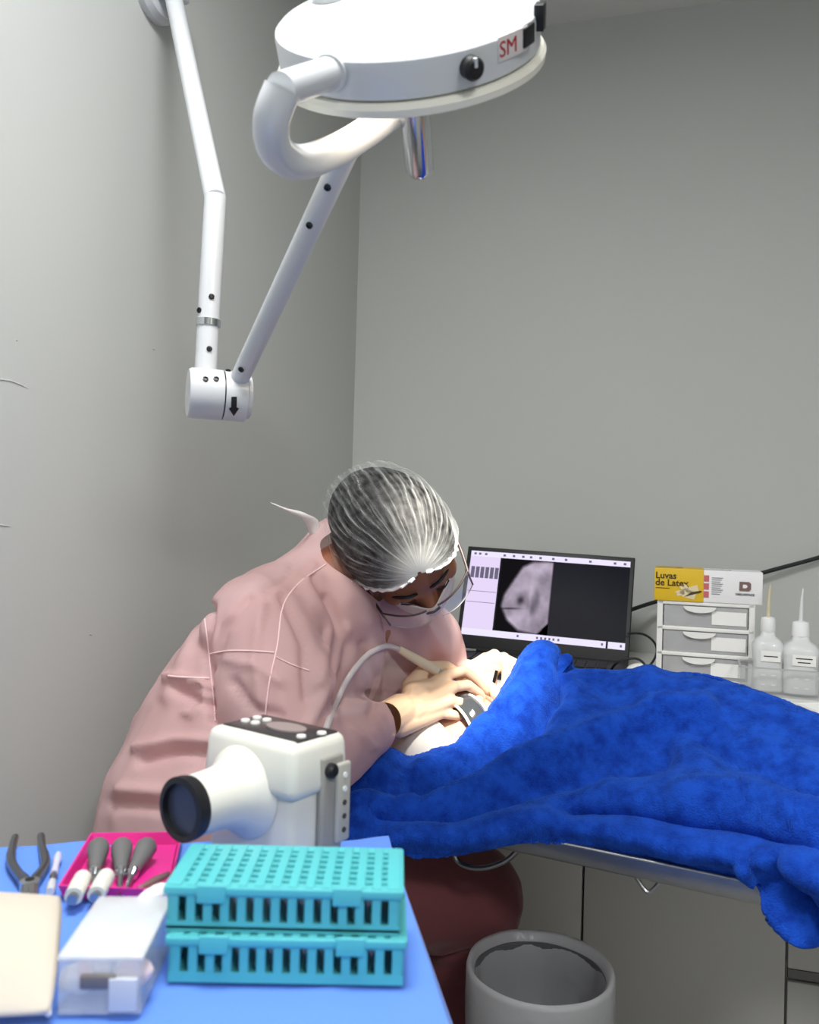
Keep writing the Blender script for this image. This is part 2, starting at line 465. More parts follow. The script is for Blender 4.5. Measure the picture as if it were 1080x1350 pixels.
# marks and knob on the side band
def band(px, py):
    o, v = ray(px, py); s_ = world_bvh([c for c in lamp.children if c.name.startswith('head_shell')])
    h = s_.ray_cast(o, v.normalized()); return h[0], h[1]
shellb = world_bvh([c for c in lamp.children if c.name.startswith('head_shell')])
def onband(px, py, name, m, w_, h_, th=.0012, parent=lamp):
    o, v = ray(px, py); h = shellb.ray_cast(o, v.normalized())
    if h[0] is None: return None
    nn = h[1]; z = -ax; nn = (nn - z * nn.dot(z)).normalized(); x = z.cross(nn)
    return frame(h[0], x, z, nn)
f_ = onband(619, 88, '', None, 0, 0)
if f_: 
    k = MB().lathe([(.0105, -.002), (.0105, .010), (.008, .013), (0, .013)], f_, 20).obj('intensity_knob', M_dark, lamp)
    MB().box((0, .0065, .012), (.003, .008, .004), f_).obj('knob_mark', M_white, k)
f_ = onband(664, 63, '', None, 0, 0)
if f_:
    lab = MB().box((.012, 0, .0005), (.040, .022, .0012), f_, .0003).obj('maker_label', mat('label_paper', (220, 214, 212), .5), lamp)
    me = text_mesh('SM', .0200, f_ @ Matrix.Translation((-.007, -.007, .0013)))
    link('lettering', me, mat('red_print', (172, 34, 44), .5), lab)
f_ = onband(692, 46, '', None, 0, 0)
if f_: MB().box((0, 0, .003), (.020, .018, .006), f_, .001).obj('power_switch', M_dark, lamp)
f_ = onband(708, 22, '', None, 0, 0)
if f_: MB().box((0, 0, .003), (.012, .024, .010), f_, .001).obj('side_switch', M_dark, lamp)
# yoke
f_ = onband(437, 96, '', None, 0, 0)
py0 = f_.translation if f_ else P(437, 90, .74)
MB().tube([py0 - (P(380, 120, .72) - py0).normalized() * .004, py0 + (P(380, 120, .72) - py0).normalized() * .008], .017, 20).obj('pivot_collar', M_white, lamp)
yk = [py0, P(372, 118, .735), P(358, 158, .745), P(363, 196, .775), P(392, 214, .82), P(440, 200, .88), P(492, 168, .94), P(540, 132, .985), P(600, 90, 1.0), P(640, 40, .985)]
first = catmull(yk[:2], 6); rest = catmull(yk[1:], 60)
MB().tube(first + [rest[0] + (rest[0] - first[-2]).normalized() * .002], .0150, 20).obj('yoke_stub', M_white, lamp)
MB().tube(rest, .0165, 20).obj('yoke', M_white, lamp)
MB().ball(P(404, 119, .76), .004).obj('lock_screw', M_chrome, lamp)
sp = bpy.data.lights.new('surgical_beam', 'SPOT'); sp.energy = 100; sp.spot_size = R(23); sp.spot_blend = .7; sp.shadow_soft_size = .05
sp.color = (1.0, .93, .82)
so = bpy.data.objects.new('surgical_beam', sp); COL.objects.link(so)
src = HM @ Vector((0.05, 0.02, -.075))
so.matrix_world = axis_frame(src, -(P(612, 896, 1.53) - src))

# ------------------------------------------------------------------ treatment bed
NA = PZ(700, 1106, .735); NB = PZ(1015, 1172, .735)                     # near rail line
bx = (NB - NA).normalized(); bx.z = 0; bx.normalize(); by = UP.cross(bx)
bed0 = NA - bx * .36                                                   # near left corner
BL, BW = 1.85, .47
bedM = frame(Vector((bed0.x, bed0.y, 0)), bx, by, UP)
bed = thing('treatment_bed', 'steel framed treatment bed carrying the patient under the blue blanket', 'bed', M=bedM)
rail = MB()
rail.box((BL / 2, .012, .725), (BL, .024, .030), bev=.004); rail.box((BL / 2, BW - .012, .725), (BL, .024, .030), bev=.004)
rail.box((.012, BW / 2, .725), (.024, BW - .04, .030)); rail.box((BL - .012, BW / 2, .725), (.024, BW - .04, .030))
for k in range(1, 5): rail.box((BL * k / 5, BW / 2, .722), (.02, BW - .04, .02))
rail.obj('frame_rail', M_steel, bed, world=False)
MB().box((BL / 2 + .02, BW / 2 + .045, .755), (BL - .06, BW - .11, .030), bev=.012).obj('mattress', mat('dark_vinyl', (40, 42, 50), .5, bump=.05), bed, world=False)
for x in (.06, BL - .1):
    for y in (.03, BW - .03):
        lg = MB().tube([(x, y, .012), (x, y, .71)], .0125, 12).obj('leg', M_steel, bed, world=False)
        MB().lathe([(.019, 0), (.019, .008), (.013, .014), (0, .014)], Matrix.Translation((x, y, 0)), 14).obj('rubber_foot', M_rubber, lg, world=False)
def hookwire(pxs, rad=.0032):
    pts_ = []
    for x, y in pxs:
        o, v = ray(x, y); nrm = by; k = (bed0 + by * .012 - o).dot(nrm) / v.dot(nrm); pts_.append(o + v * k)
    MB().tube(catmull(pts_, 26), rad, 8).obj('wire_hook', M_steel, bed)
hookwire([(833, 1132), (836, 1150), (845, 1166), (854, 1176), (862, 1172), (872, 1160), (880, 1146)])
hookwire([(598, 1122), (604, 1136), (622, 1144), (645, 1143), (668, 1134), (682, 1121), (690, 1108)], .0042)

# ------------------------------------------------------------------ patient
M_skin_p = mat('patient_skin', (226, 178, 150), .5, sss=.15, bump=.03, bscale=300, vary=.05, vscale=20)
def head_pieces(mb, Mh, k=1.0, nose=True):
    """human head in local axes x=side, y=face, z=crown"""
    T = lambda x, y, z: Mh @ Vector((x * k, y * k, z * k))
    A = Mh.to_3x3()
    e = lambda c, r: mb.ball(T(*c), tuple(q * k for q in r), A, 24, 16)
    e((0, -.012, .022), (.074, .094, .080)); e((0, .018, -.012), (.069, .080, .085)); e((0, .034, -.062), (.052, .058, .054))
    e((0, .058, -.102), (.026, .026, .020)); e((0, .079, .012), (.050, .016, .012))
    for s_ in (-1, 1):
        e((s_ * .047, .055, -.028), (.024, .030, .022)); e((s_ * .078, -.008, -.018), (.008, .019, .031)); e((s_ * .031, .082, -.006), (.014, .012, .009))
    if nose:
        mb.capsule(T(0, .090, -.002), T(0, .112, -.036), .007 * k, .0115 * k)
        for s_ in (-1, 1): e((s_ * .011, .100, -.040), (.008, .009, .007))
        e((0, .092, -.064), (.022, .012, .006)); e((0, .088, -.075), (.020, .012, .007))
pc = V(-.82, -.20, .52).normalized(); pf = V(.0, .93, .36); pf = (pf - pc * pf.dot(pc)).normalized(); psd = pf.cross(pc)
PH = P(607, 1000, 1.535)
PM = frame(PH, psd, pf, pc)
patient = thing('person', 'patient lying on the bed under a blue blanket, wearing grey eye shields', 'person', bedM @ Vector((.15, BW / 2, .79)))
mb = MB(); head_pieces(mb, PM)
nk = PH - pc * .13; ch = bedM @ Vector((.42, BW / 2 + .05, .835))
mb.chain([PH - pc * .06, nk, ch], [.058, .056, .07])
Bp = lambda x, y, z: bedM @ Vector((x, y, z))
mb.chain([Bp(.46, .20, .81), Bp(.44, BW - .07, .83)], [.038, .045])
mb.chain([Bp(.42, BW / 2 + .05, .835), Bp(.60, BW / 2 + .05, .835), Bp(.90, BW / 2 + .05, .83)], [.058, .062, .058])
for y in (.17, BW - .08):
    mb.chain([Bp(.46, y + .02, .81), Bp(.70, y + .02, .80), Bp(.93, y + .02, .80)], [.034, .030, .026])
    mb.chain([Bp(.92, y + (.03 if y < .2 else -.03), .825), Bp(1.32, y, .825), Bp(1.72, y, .81)], [.052, .045, .036])
    mb.chain([Bp(1.73, y, .81), Bp(1.76, y, .86)], [.032, .028])
me = fuse(mb, .0055, 3); pbody = link('body', me, M_skin_p, patient, 180)
# lips, hair cover and eye shields
lip = mat('lip_skin', (212, 140, 120), .45, bump=.03)
MB().ball(PM @ Vector((0, .101, -.066)), (.019, .005, .0045), PM.to_3x3()).ball(PM @ Vector((0, .098, -.077)), (.017, .006, .005), PM.to_3x3()).obj('lips', lip, patient, ang=180)
hc = MB()
rows = []
for i in range(15):
    ph = -.12 + i / 14 * 1.75
    rows.append([PM @ Vector((.086 * math.cos(ph) * math.cos(th), -.006 + .104 * math.cos(ph) * math.sin(th) , .045 + .086 * math.sin(ph) + .018 * math.sin(th) * math.cos(ph))) for th in [2 * math.pi * j / 40 for j in range(41)]])
hc.grid(rows).obj('hair_cover', cloth_mat('white_hair_cover', (238, 236, 230), .92, .35), patient, ang=180)
M_shield = mat('grey_eye_shield', (70, 74, 78), .12, coat=.6)
rows = []
for i in range(9):
    z = .016 - .046 * i / 8
    rows.append([PM @ Vector((.074 * math.sin(a), .030 + .088 * math.cos(a) + (.006 if 2 < i < 7 else 0), z)) for a in [R(-82 + 164 * j / 28) for j in range(29)]])
es = MB().grid(rows); 
me = shell(es.mesh('s'), .003); gl_p = link('eye_shield', me, M_shield, patient, 60)
MB().tube(rows[0], .0028, 8).obj('shield_rim', mat('pale_rim', (225, 228, 230), .3), gl_p)
MB().tube(rows[-1], .0028, 8).obj('shield_rim', mat('pale_rim', (225, 228, 230), .3), gl_p)

# headrest pillow under the head
pm = MB().ball(P(560, 1050, 1.50), (.13, .10, .050), frame((0, 0, 0), bx, by, UP).to_3x3(), 28, 16)
me = fuse(pm, .008, 2); 
link('pillow', me, mat('white_pillow_cover', (232, 228, 218), .8, bump=.1, bscale=40), None, 180, label='white covered head pillow under the patient', cat='pillow', base=P(560, 1085, 1.50))

# ------------------------------------------------------------------ blue blanket
ctrl = [
 [(440, 1030, 1.47), (460, 1003, 1.43), (458, 1030, 1.365), (457, 1072, 1.335), (462, 1112, 1.325)],
 [(515, 1020, 1.50), (512, 991, 1.46), (506, 1035, 1.36), (512, 1080, 1.31), (517, 1122, 1.30)],
 [(565, 1035, 1.53), (552, 1009, 1.47), (556, 1045, 1.37), (562, 1085, 1.30), (567, 1130, 1.285)],
 [(620, 1015, 1.57), (612, 986, 1.50), (614, 1027, 1.40), (620, 1075, 1.30), (625, 1119, 1.27)],
 [(672, 965, 1.62), (652, 943, 1.56), (668, 990, 1.46), (682, 1060, 1.31), (692, 1110, 1.255)],
 [(700, 915, 1.66), (676, 898, 1.61), (712, 950, 1.52), (745, 1050, 1.30), (757, 1115, 1.235)],
 [(735, 885, 1.70), (710, 856, 1.65), (752, 915, 1.57), (806, 1042, 1.28), (818, 1123, 1.215)],
 [(772, 905, 1.72), (752, 885, 1.655), (800, 930, 1.56), (868, 1050, 1.255), (882, 1136, 1.19)],
 [(850, 915, 1.69), (835, 889, 1.625), (862, 932, 1.53), (926, 1062, 1.225), (946, 1150, 1.155)],
 [(930, 925, 1.62), (925, 895, 1.56), (940, 940, 1.47), (985, 1072, 1.185), (1003, 1163, 1.125)],
 [(1005, 945, 1.53), (1004, 918, 1.48), (1015, 962, 1.40), (1030, 1095, 1.135), (1032, 1208, 1.10)],
 [(1075, 972, 1.45), (1074, 946, 1.40), (1084, 1000, 1.32), (1085, 1120, 1.085), (1082, 1250, 1.065)],
 [(1180, 1020, 1.35), (1180, 990, 1.30), (1190, 1060, 1.22), (1190, 1170, 1.01), (1180, 1300, 1.00)],
 [(1330, 1080, 1.24), (1330, 1050, 1.19), (1340, 1130, 1.10), (1340, 1240, .93), (1330, 1380, .92)],
]
NU, NV = 400, 140
OFF = [(-.03, -.03, -.02, -.03, -.03)] * 3 + [(-.03, -.03, -.02, -.03, -.02), (-.05, -.05, -.06, -.03, -.01), (-.07, -.06, -.09, -.03, -.01), (-.08, -.07, -.10, -.04, -.015)] + [(-.10, -.10, -.11, -.05, -.02)] * 7
ctrl = [[(x, y, d + OFF[k][m]) for m, (x, y, d) in enumerate(c)] for k, c in enumerate(ctrl)]
cols = [catmull([Vector(p) for p in c], NV) for c in ctrl]
pxg = [catmull([cols[i][j] for i in range(len(ctrl))], NU) for j in range(NV)]        # [v][u] of (px, py, depth)
folds = [  # (polyline in the control frame, height in m, half width in px)
 ([(548, 1022), (612, 1002), (662, 955), (690, 908), (716, 868)], .014, 14),
 ([(556, 1050), (625, 1024), (690, 975), (735, 910)], -.022, 13),
 ([(485, 1045), (560, 1062), (625, 1048), (700, 1005), (800, 965), (930, 940)], .016, 15),
 ([(470, 1035), (520, 1050), (570, 1040)], -.020, 12),
 ([(500, 1085), (600, 1082), (690, 1045), (800, 1010), (880, 1000)], -.014, 14),
 ([(475, 1095), (600, 1100), (720, 1085), (850, 1100), (1000, 1130), (1090, 1160)], .013, 15),
 ([(760, 1075), (900, 1085), (1090, 1120)], -.013, 14),
 ([(780, 990), (900, 975), (1000, 1010), (1090, 1040)], -.010, 20),
 ([(900, 1050), (1000, 1050), (1090, 1080)], .010, 16),
 ([(990, 1140), (1020, 1190), (1060, 1230)], .012, 12),
 ([(1030, 1140), (1060, 1190), (1090, 1225)], -.014, 12),
 ([(470, 1060), (480, 1085), (478, 1110)], .010, 10),
 ([(850, 900), (870, 940), (930, 1000)], .007, 18),
 ([(735, 880), (742, 900), (738, 920)], -.012, 9),
]
rows = []
P0 = [[P(*q) for q in row] for row in pxg]
for j in range(NV):
    row = []
    for i in range(NU):
        a = P0[j][min(i + 1, NU - 1)] - P0[j][max(i - 1, 0)]; b = P0[min(j + 1, NV - 1)][i] - P0[max(j - 1, 0)][i]
        nn = a.cross(b).normalized()
        if nn.dot(CAM.translation - P0[j][i]) < 0: nn = -nn
        x, y, _ = pxg[j][i]
        x += 9 * noise.noise(Vector((x * .014, y * .014, 3))); y += 9 * noise.noise(Vector((x * .014, y * .014, 9)))
        h = 0
        if j > 10:
            for pl, A_, wd in folds:
                dd = seg_dist(x, y, pl)
                if dd < wd * 3: h += 1.9 * A_ * math.exp(-(dd / wd) ** 2)
        p = P0[j][i]
        h += .0045 * noise.fractal(p * 14, 1.0, 2.0, 3) + .0016 * noise.noise(p * 120) + .0014 * noise.noise(p * 290)
        row.append(p + nn * h)
    rows.append(row)
bl = MB().grid(rows)
me = shell(bl.mesh('s'), .007)
def towel_mat():
    m = mat('blue_terry', (30, 82, 204), .95, sheen=.5, spec=.1)
    nt = m.node_tree; b = nt.nodes['Principled BSDF']; tc = nt.nodes.new('ShaderNodeTexCoord')
    n1 = nt.nodes.new('ShaderNodeTexNoise'); n1.inputs['Scale'].default_value = 34; n1.inputs['Detail'].default_value = 8; n1.inputs['Roughness'].default_value = .65
    n2 = nt.nodes.new('ShaderNodeTexNoise'); n2.inputs['Scale'].default_value = 420; n2.inputs['Detail'].default_value = 3
    for n in (n1, n2): nt.links.new(tc.outputs['Object'], n.inputs['Vector'])
    cr = nt.nodes.new('ShaderNodeValToRGB'); cr.color_ramp.elements[0].position = .36; cr.color_ramp.elements[1].position = .60
    cr.color_ramp.elements[0].color = lin((17, 54, 152)); cr.color_ramp.elements[1].color = lin((29, 80, 194))
    nt.links.new(n1.outputs['Fac'], cr.inputs[0]); nt.links.new(cr.outputs[0], b.inputs['Base Color'])
    bp = nt.nodes.new('ShaderNodeBump'); bp.inputs['Strength'].default_value = .7; bp.inputs['Distance'].default_value = .004
    nt.links.new(n2.outputs['Fac'], bp.inputs['Height']); nt.links.new(bp.outputs[0], b.inputs['Normal'])
    b.inputs['Sheen Tint'].default_value = lin((90, 150, 255))
    return m
blanket = link('blanket', me, towel_mat(), None, 180, label='fluffy royal blue blanket draped over the patient and bed', cat='blanket', base=bedM @ Vector((.8, BW / 2, .79)))

# ------------------------------------------------------------------ dentist
M_skin = mat('dentist_skin', (150, 98, 72), .5, sss=.1, bump=.03, bscale=300, vary=.05, vscale=20)
M_scrub = mat('maroon_scrubs', (112, 58, 62), .85, bump=.25, bscale=35, sheen=.2)
seat_z = .575
HIP = P(258, 1080, 1.28)
dentist = thing('person', 'dentist in pink gown, hair cap, mask and gloves bending over the patient', 'person', (HIP.x, HIP.y, seat_z))
hc_ = P(530, 718, 1.42)
hf = V(.42, -.80, .43).normalized(); hs_ = V(.884, .468, .007); hs_ = (hs_ - hf * hs_.dot(hf)).normalized(); hs_ = -hs_; hcr = hs_.cross(hf).normalized()
DM = frame(hc_, hs_, hf, hcr)
NECK = P(440, 765, 1.44)
RS, LS = P(338, 832, 1.27), P(520, 815, 1.58)
RE, RW_ = P(388, 1000, 1.19), P(500, 955, 1.415)
LE, LW_ = P(600, 930, 1.72), P(607, 893, 1.64)
mb = MB(); head_pieces(mb, DM)
mb.chain([hc_ - hcr * .05 - hf * .03, NECK, P(420, 815, 1.43)], [.058, .058, .075])
mb.chain([P(262, 1075, 1.28), P(305, 940, 1.34), P(385, 860, 1.41), P(420, 820, 1.43)], [.135, .125, .12, .10])
mb.chain([RS, P(420, 825, 1.42), LS], [.058, .075, .058])
mb.chain([RS, RE, RW_], [.052, .043, .029]); mb.chain([LS, LE, LW_], [.05, .042, .029])
RK, LK = P(620, 1184, 1.53), P(570, 1180, 1.72)
RA = Vector((RK.x - .03, RK.y - .03, .10)); LA = Vector((LK.x - .02, LK.y - .02, .10))
mb.chain([P(290, 1110, 1.28), RK, RA], [.085, .06, .04]); mb.chain([P(300, 1105, 1.42), LK, LA], [.085, .06, .04])
me = fuse(mb, .006, 3); dbody = link('body', me, M_skin, dentist, 180)
# trousers
mb = MB()
mb.chain([P(275, 1100, 1.27), P(470, 1155, 1.40), RK], [.105, .098, .100]); mb.chain([RK, RK.lerp(RA, .4), RA], [.094, .07, .062])
mb.chain([P(300, 1100, 1.42), LK], [.105, .088]); mb.chain([LK, LA], [.085, .060])
mb.chain([P(262, 1090, 1.28), P(310, 1090, 1.42)], [.13, .12])
me = fuse(mb, .008, 4)
def trouser_f(p):
    dz = p.z - (RK.z - .085)
    return .003 * noise.fractal(p * 9, 1, 2, 3) + .004 * math.sin(dz * 190 + 5 * noise.noise(p * 9)) * math.exp(-(dz / .045) ** 2) 
displace(me, trouser_f)
for A_ in (RA, LA): local_cut(me, A_ + Vector((0, 0, -.01)), Vector((0, 0, -1)), .10)
link('scrub_trousers', me, M_scrub, dentist, 180)
for A_ in (RA, LA):
    mb = MB(); fd = V(.7, 0, .4).normalized()
    mb.chain([A_ + Vector((0, 0, -.045)), A_ + fd * .09 + Vector((0, 0, -.058)), A_ + fd * .17 + Vector((0, 0, -.066))], [.048, .042, .033])
    me = fuse(mb, .008, 3)
    for v in me.vertices: v.co.z = max(v.co.z, .0)
    link('shoe', me, mat('white_clog', (225, 224, 220), .5), dentist, 180)
# gown
mb = MB()
mb.chain([P(262, 1095, 1.28), P(268, 1060, 1.28), P(318, 940, 1.33), P(378, 862, 1.40), P(418, 812, 1.42)], [.158, .155, .145, .140, .108])
mb.chain([P(400, 790, 1.42), P(428, 758, 1.435), P(446, 728, 1.44)], [.085, .070, .064])
mb.chain([RS, P(372, 806, 1.36), P(418, 778, 1.42), P(470, 800, 1.50), LS], [.082, .088, .078, .075, .070])
mb.chain([RS, RS.lerp(RE, .5), RE], [.080, .088, .074]); mb.chain([RE, RE.lerp(RW_, .5), RE.lerp(RW_, .93)], [.074, .062, .046])
mb.chain([LS, P(570, 840, 1.64), LE, LE.lerp(LW_, .9)], [.070, .060, .062, .045])
mb.chain([P(440, 850, 1.43), P(440, 920, 1.55), P(430, 1010, 1.52)], [.09, .085, .11])
mb.chain([P(480, 815, 1.52), P(520, 850, 1.575), P(535, 905, 1.60), P(500, 960, 1.58)], [.07, .062, .058, .07])
mb.chain([P(300, 1080, 1.30), P(400, 1120, 1.36)], [.14, .11])
me = fuse(mb, .0062, 7)
fold_px = [  # creases of the gown: pixel lines, height, width in px
 ([(330, 790), (300, 830), (285, 880)], -.006, 7), ([(345, 800), (335, 870), (345, 930)], .005, 8),
 ([(372, 790), (400, 850), (405, 920)], -.007, 8), ([(400, 770), (430, 830), (420, 900)], .007, 9), ([(430, 790), (455, 850), (440, 930)], -.008, 9),
 ([(455, 830), (445, 880), (405, 960)], .007, 9), ([(278, 800), (276, 860), (284, 950)], -.016, 6),
 ([(262, 820), (240, 890), (220, 920)], .005, 9), ([(225, 895), (260, 900), (278, 905)], .009, 6), ([(235, 908), (262, 925), (280, 930)], -.010, 8),
 ([(180, 985), (230, 975), (280, 978)], .009, 8), ([(185, 1003), (235, 992), (280, 995)], -.010, 8), ([(160, 1040), (220, 1045), (275, 1015)], .008, 9),
 ([(150, 1060), (215, 1065), (275, 1040)], -.008, 9), ([(245, 940), (255, 945), (275, 920)], .006, 5),
 ([(300, 870), (340, 880), (370, 900)], .004, 7), ([(310, 900), (330, 930), (370, 945)], -.006, 8), ([(480, 850), (500, 900), (490, 940)], -.007, 8), ([(520, 850), (530, 890)], .006, 8),
 ([(560, 810), (556, 850)], -.006, 6), ([(465, 960), (485, 975), (492, 985)], .004, 6), ([(390, 735), (380, 760), (350, 780)], -.004, 6), ([(415, 745), (400, 770)], .004, 5),
]
CI = CAM.inverted()
def gown_f(p):
    h = .004 * noise.fractal(p * 5, 1, 2, 2)
    q = p + Vector((noise.noise(p * 6), noise.noise(p * 6 + Vector((5, 1, 2))), noise.noise(p * 6 + Vector((1, 7, 3))))) * .05
    h += .006 * (max(0, 1 - 3.2 * abs(noise.noise(Vector((q.x * 5, q.y * 5, q.z * 3.2))))) ** 1.5 - .25)
    h += .0015 * (max(0, 1 - 3 * abs(noise.noise(q * 14 + Vector((3, 3, 3))))) - .3)
    h += .0060 * (.45 - noise.turbulence(Vector((q.x * 4.2, q.y * 4.2, q.z * 2.8)), 3, True))
    c = CI @ p; x = 540 + F * c.x / -c.z; y = 675 - F * c.y / -c.z
    if -c.z < 1.46:
        for pl, A_, wd in fold_px:
            dd = seg_dist(x, y, pl)
            if dd < wd * 3: h += 1.25 * A_ * math.exp(-(dd / (wd * .8)) ** 2)
    return h
displace(me, gown_f)
cuff = RE.lerp(RW_, .90); cdir = (RW_ - RE).normalized()
local_cut(me, cuff, cdir, .062, .05)
lc = LE.lerp(LW_, .8); local_cut(me, lc, (LW_ - LE).normalized(), .06, .05)
nd = (hc_ - P(418, 812, 1.42)).normalized()
local_cut(me, P(445, 752, 1.435), (CR * .90 + UP * .40 - CF * .12).normalized(), .076, .13)
gown_bvh = bvh_of(me)
M_gown = cloth_mat('pink_nonwoven', (250, 214, 216), .64, .28, .6, rgb2=(240, 180, 176))
gown = link('gown', me, M_gown, dentist, 180)
M_seam = mat('pale_pink_seam', (240, 208, 209), .7, bump=.1)
def seam(px_pts, rad=.0012, n=24, bv=None, name='seam', parent=None, m=None, lift=.001):
    cp = catmull([Vector((x, y, 0)) for x, y in px_pts], n); pts = []
    for c in cp:
        o, v = ray(c.x, c.y); h = (bv or gown_bvh).ray_cast(o, v.normalized())
        if h[0] is not None:
            p = h[0] - v.normalized() * lift
            if pts and (p - pts[-1]).length > .05: pts = []
            pts.append(p)
    if len(pts) > 3: return MB().tube(pts, rad, 6).obj(name, m or M_seam, parent or gown)
seam([(430, 744), (395, 768), (373, 800), (366, 850), (355, 900), (349, 948)])
seam([(277, 862), (300, 858), (330, 858), (361, 860)])
seam([(364, 866), (385, 876), (408, 884)], .0010)
seam([(222, 891), (245, 893), (276, 894)], .0016)
seam([(268, 800), (274, 850), (280, 905), (284, 950)], .0010)
# collar strip and its loose tie
tie = [P(357, 663, 1.36), P(378, 672, 1.37), P(398, 679, 1.38), P(412, 690, 1.40), P(418, 712, 1.41)]
tw = [.001, .004, .010, .022, .020]
tp = catmull(tie, 20); rows = []
for i, p in enumerate(tp):
    k = i / 19 * 4; a = int(min(k, 3)); wd = tw[a] + (tw[a + 1] - tw[a]) * (k - a)
    dr = (UP * .5 + CR * .85 * (1 if i > 10 else -.0)).normalized() if i > 10 else UP
    rows.append([p - dr * wd * .5 + CF * .004, p + CF * -.003, p + dr * wd * .5])
me = shell(MB().grid(rows).mesh('s'), .0012, 0); link('neck_tie', me, cloth_mat('white_tie', (240, 236, 234), .95, .3), gown, 180)
# hair and cap
ha = MB()
rows = []
def cap_pt(ph, th, s_=1.0, pleat=0.0):
    """ph around the front-back axis (0 right ear .. pi left ear over the crown), th from brow (0) to nape (pi)"""
    r = (1 + pleat)
    x = .100 * math.cos(ph) * math.sin(th) ** .82 * r * s_; z = .110 * math.sin(ph) * math.sin(th) ** .82 * r * s_; y = .130 * math.cos(th) * s_
    if y < 0: z += .012 * (-y / .12)
    ca, sa = math.cos(R(31)), math.sin(R(31))                       # brow end up, nape end down
    y2 = y * ca - z * sa; z2 = y * sa + z * ca
    return DM @ Vector((x + .008 - .016 * math.cos(th), y2 - .016, z2 + .024))
NP, NT = 200, 110
pl_val = []
rows = []
for i in range(NP + 1):
    ph = -.30 + (math.pi + .60) * i / NP; row = []
    for j in range(NT + 1):
        th = .015 + (math.pi - .04) * j / NT
        wv = ph * 16 + 1.6 * noise.noise(Vector((ph * 2.2, th * 1.4, 1))) + .9 * noise.noise(Vector((ph * 5, th * 3, 7)))
        rg = max(0, 1 - abs(((wv / math.pi) % 1) * 2 - 1) * 2.2) ** 1.2 * (.55 + .45 * noise.noise(Vector((ph * 4, th * 2, 4))))
        wv2 = ph * 31 + 2.0 * noise.noise(Vector((ph * 3, th * 2, 11)))
        rg2 = max(0, 1 - abs(((wv2 / math.pi) % 1) * 2 - 1) * 3.0) * max(0, .5 + noise.noise(Vector((ph * 6, th * 3, 14))))
        edge = math.exp(-((ph + .30) / .12) ** 2) + math.exp(-((math.pi + .30 - ph) / .12) ** 2) + math.exp(-((th - .02) / .30) ** 2)
        big = .035 * noise.noise(Vector((ph * 1.3, th * 1.1, 2)))
        amp = .030 * rg + .012 * rg2 + big - .10 * (math.exp(-((ph + .30) / .10) ** 2) + math.exp(-((math.pi + .30 - ph) / .10) ** 2))
        row.append(cap_pt(ph, th, 1.04, amp))
        pl_val.append(min(1, .05 + .60 * rg ** 1.6 + .30 * rg2 + .9 * edge + .10 * noise.noise(Vector((ph * 9, th * 9, 3)))))
    rows.append(row)
mbc = MB().grid(rows); me = mbc.mesh('c')
at = me.attributes.new('weave', 'FLOAT', 'POINT'); at.data.foreach_set('value', pl_val)
cap = link('hair_cap', me, cloth_mat('white_cap_gauze', (232, 236, 236), .5, .35, attr='weave', rgb2=(235, 235, 232)), dentist, 180)
# elastic edge with small ruffles
for sgn, i0 in ((0, 0), (1, NP)):
    ep = [rows[i0][j] for j in range(2, NT - 4, 2)]
    rp = [p + (p - hc_).normalized() * .0016 * math.sin(k * 1.9) for k, p in enumerate(ep)]
    MB().tube(rp, [.0026 + .0009 * math.sin(k * 2.3) for k in range(len(rp))], 7).obj('elastic_edge', mat('cap_elastic', (238, 238, 236), .7), cap)
hrows = []
for i in range(41):
    ph = -.36 + (math.pi + .72) * i / 40
    hrows.append([cap_pt(ph, .30 + (math.pi - .34) * j / 40, .965, .012 * noise.noise(Vector((ph * 14, j * .1, 0)))) for j in range(41)])
MB().grid(hrows).obj('hair', mat('black_hair', (16, 15, 17), .6, bump=.5, bscale=120), dentist, ang=180)
# face mask
rows = []
for i in range(19):
    t_ = i / 18; z = -.030 - .080 * t_
    bul = .016 * math.sin(math.pi * min(1, t_ * 1.05)) + .004
    row = []
    for j in range(31):
        a = R(-74 + 148 * j / 30)
        wx = .064 - .006 * t_; nose_ = .014 * math.exp(-(a / .30) ** 2) * (1 - .8 * t_)
        yy = .034 + (.066 - .022 * t_) * math.cos(a) + bul * math.cos(a) + nose_ + .0012 * math.sin(t_ * math.pi * 8)
        row.append(DM @ Vector((wx * math.sin(a) * 1.04, yy, z + .006 * math.cos(a))))
    rows.append(row)
me = shell(MB().grid(rows).mesh('s'), .0012); mask = link('face_mask', me, cloth_mat('mask_fabric', (242, 232, 228), .97, .3), dentist, 180)
for s_ in (-1, 1):
    MB().tube(catmull([DM @ Vector((s_ * .062, .050, -.04)), DM @ Vector((s_ * .078, .010, -.02)), DM @ Vector((s_ * .084, -.012, .012))], 12), .0013, 6).obj('ear_loop', mat('white_elastic', (240, 240, 240), .7), mask)
    MB().tube(catmull([DM @ Vector((s_ * .058, .044, -.105)), DM @ Vector((s_ * .075, .005, -.06)), DM @ Vector((s_ * .082, -.015, -.03))], 12), .0013, 6).obj('ear_loop', mat('white_elastic', (240, 240, 240), .7), mask)
# eyes (downcast) with lashes
for s_ in (-1, 1):
    MB().ball(DM @ Vector((s_ * .031, .084, -.012)), (.0125, .010, .009), DM.to_3x3()).obj('eyelid', M_skin, dentist, ang=180)
    MB().tube(catmull([DM @ Vector((s_ * .018, .093, -.017)), DM @ Vector((s_ * .031, .0965, -.020)), DM @ Vector((s_ * .045, .090, -.015))], 10), .0012, 6).obj('eyelash', M_rubber, dentist)
    MB().tube(catmull([DM @ Vector((s_ * .012, .096, .008)), DM @ Vector((s_ * .030, .096, .016)), DM @ Vector((s_ * .052, .082, .010))], 10), [.002, .0025, .003, .003, .003, .003, .003, .0025, .002, .001], 6).obj('eyebrow', mat('black_hair', (26, 24, 26)), dentist)
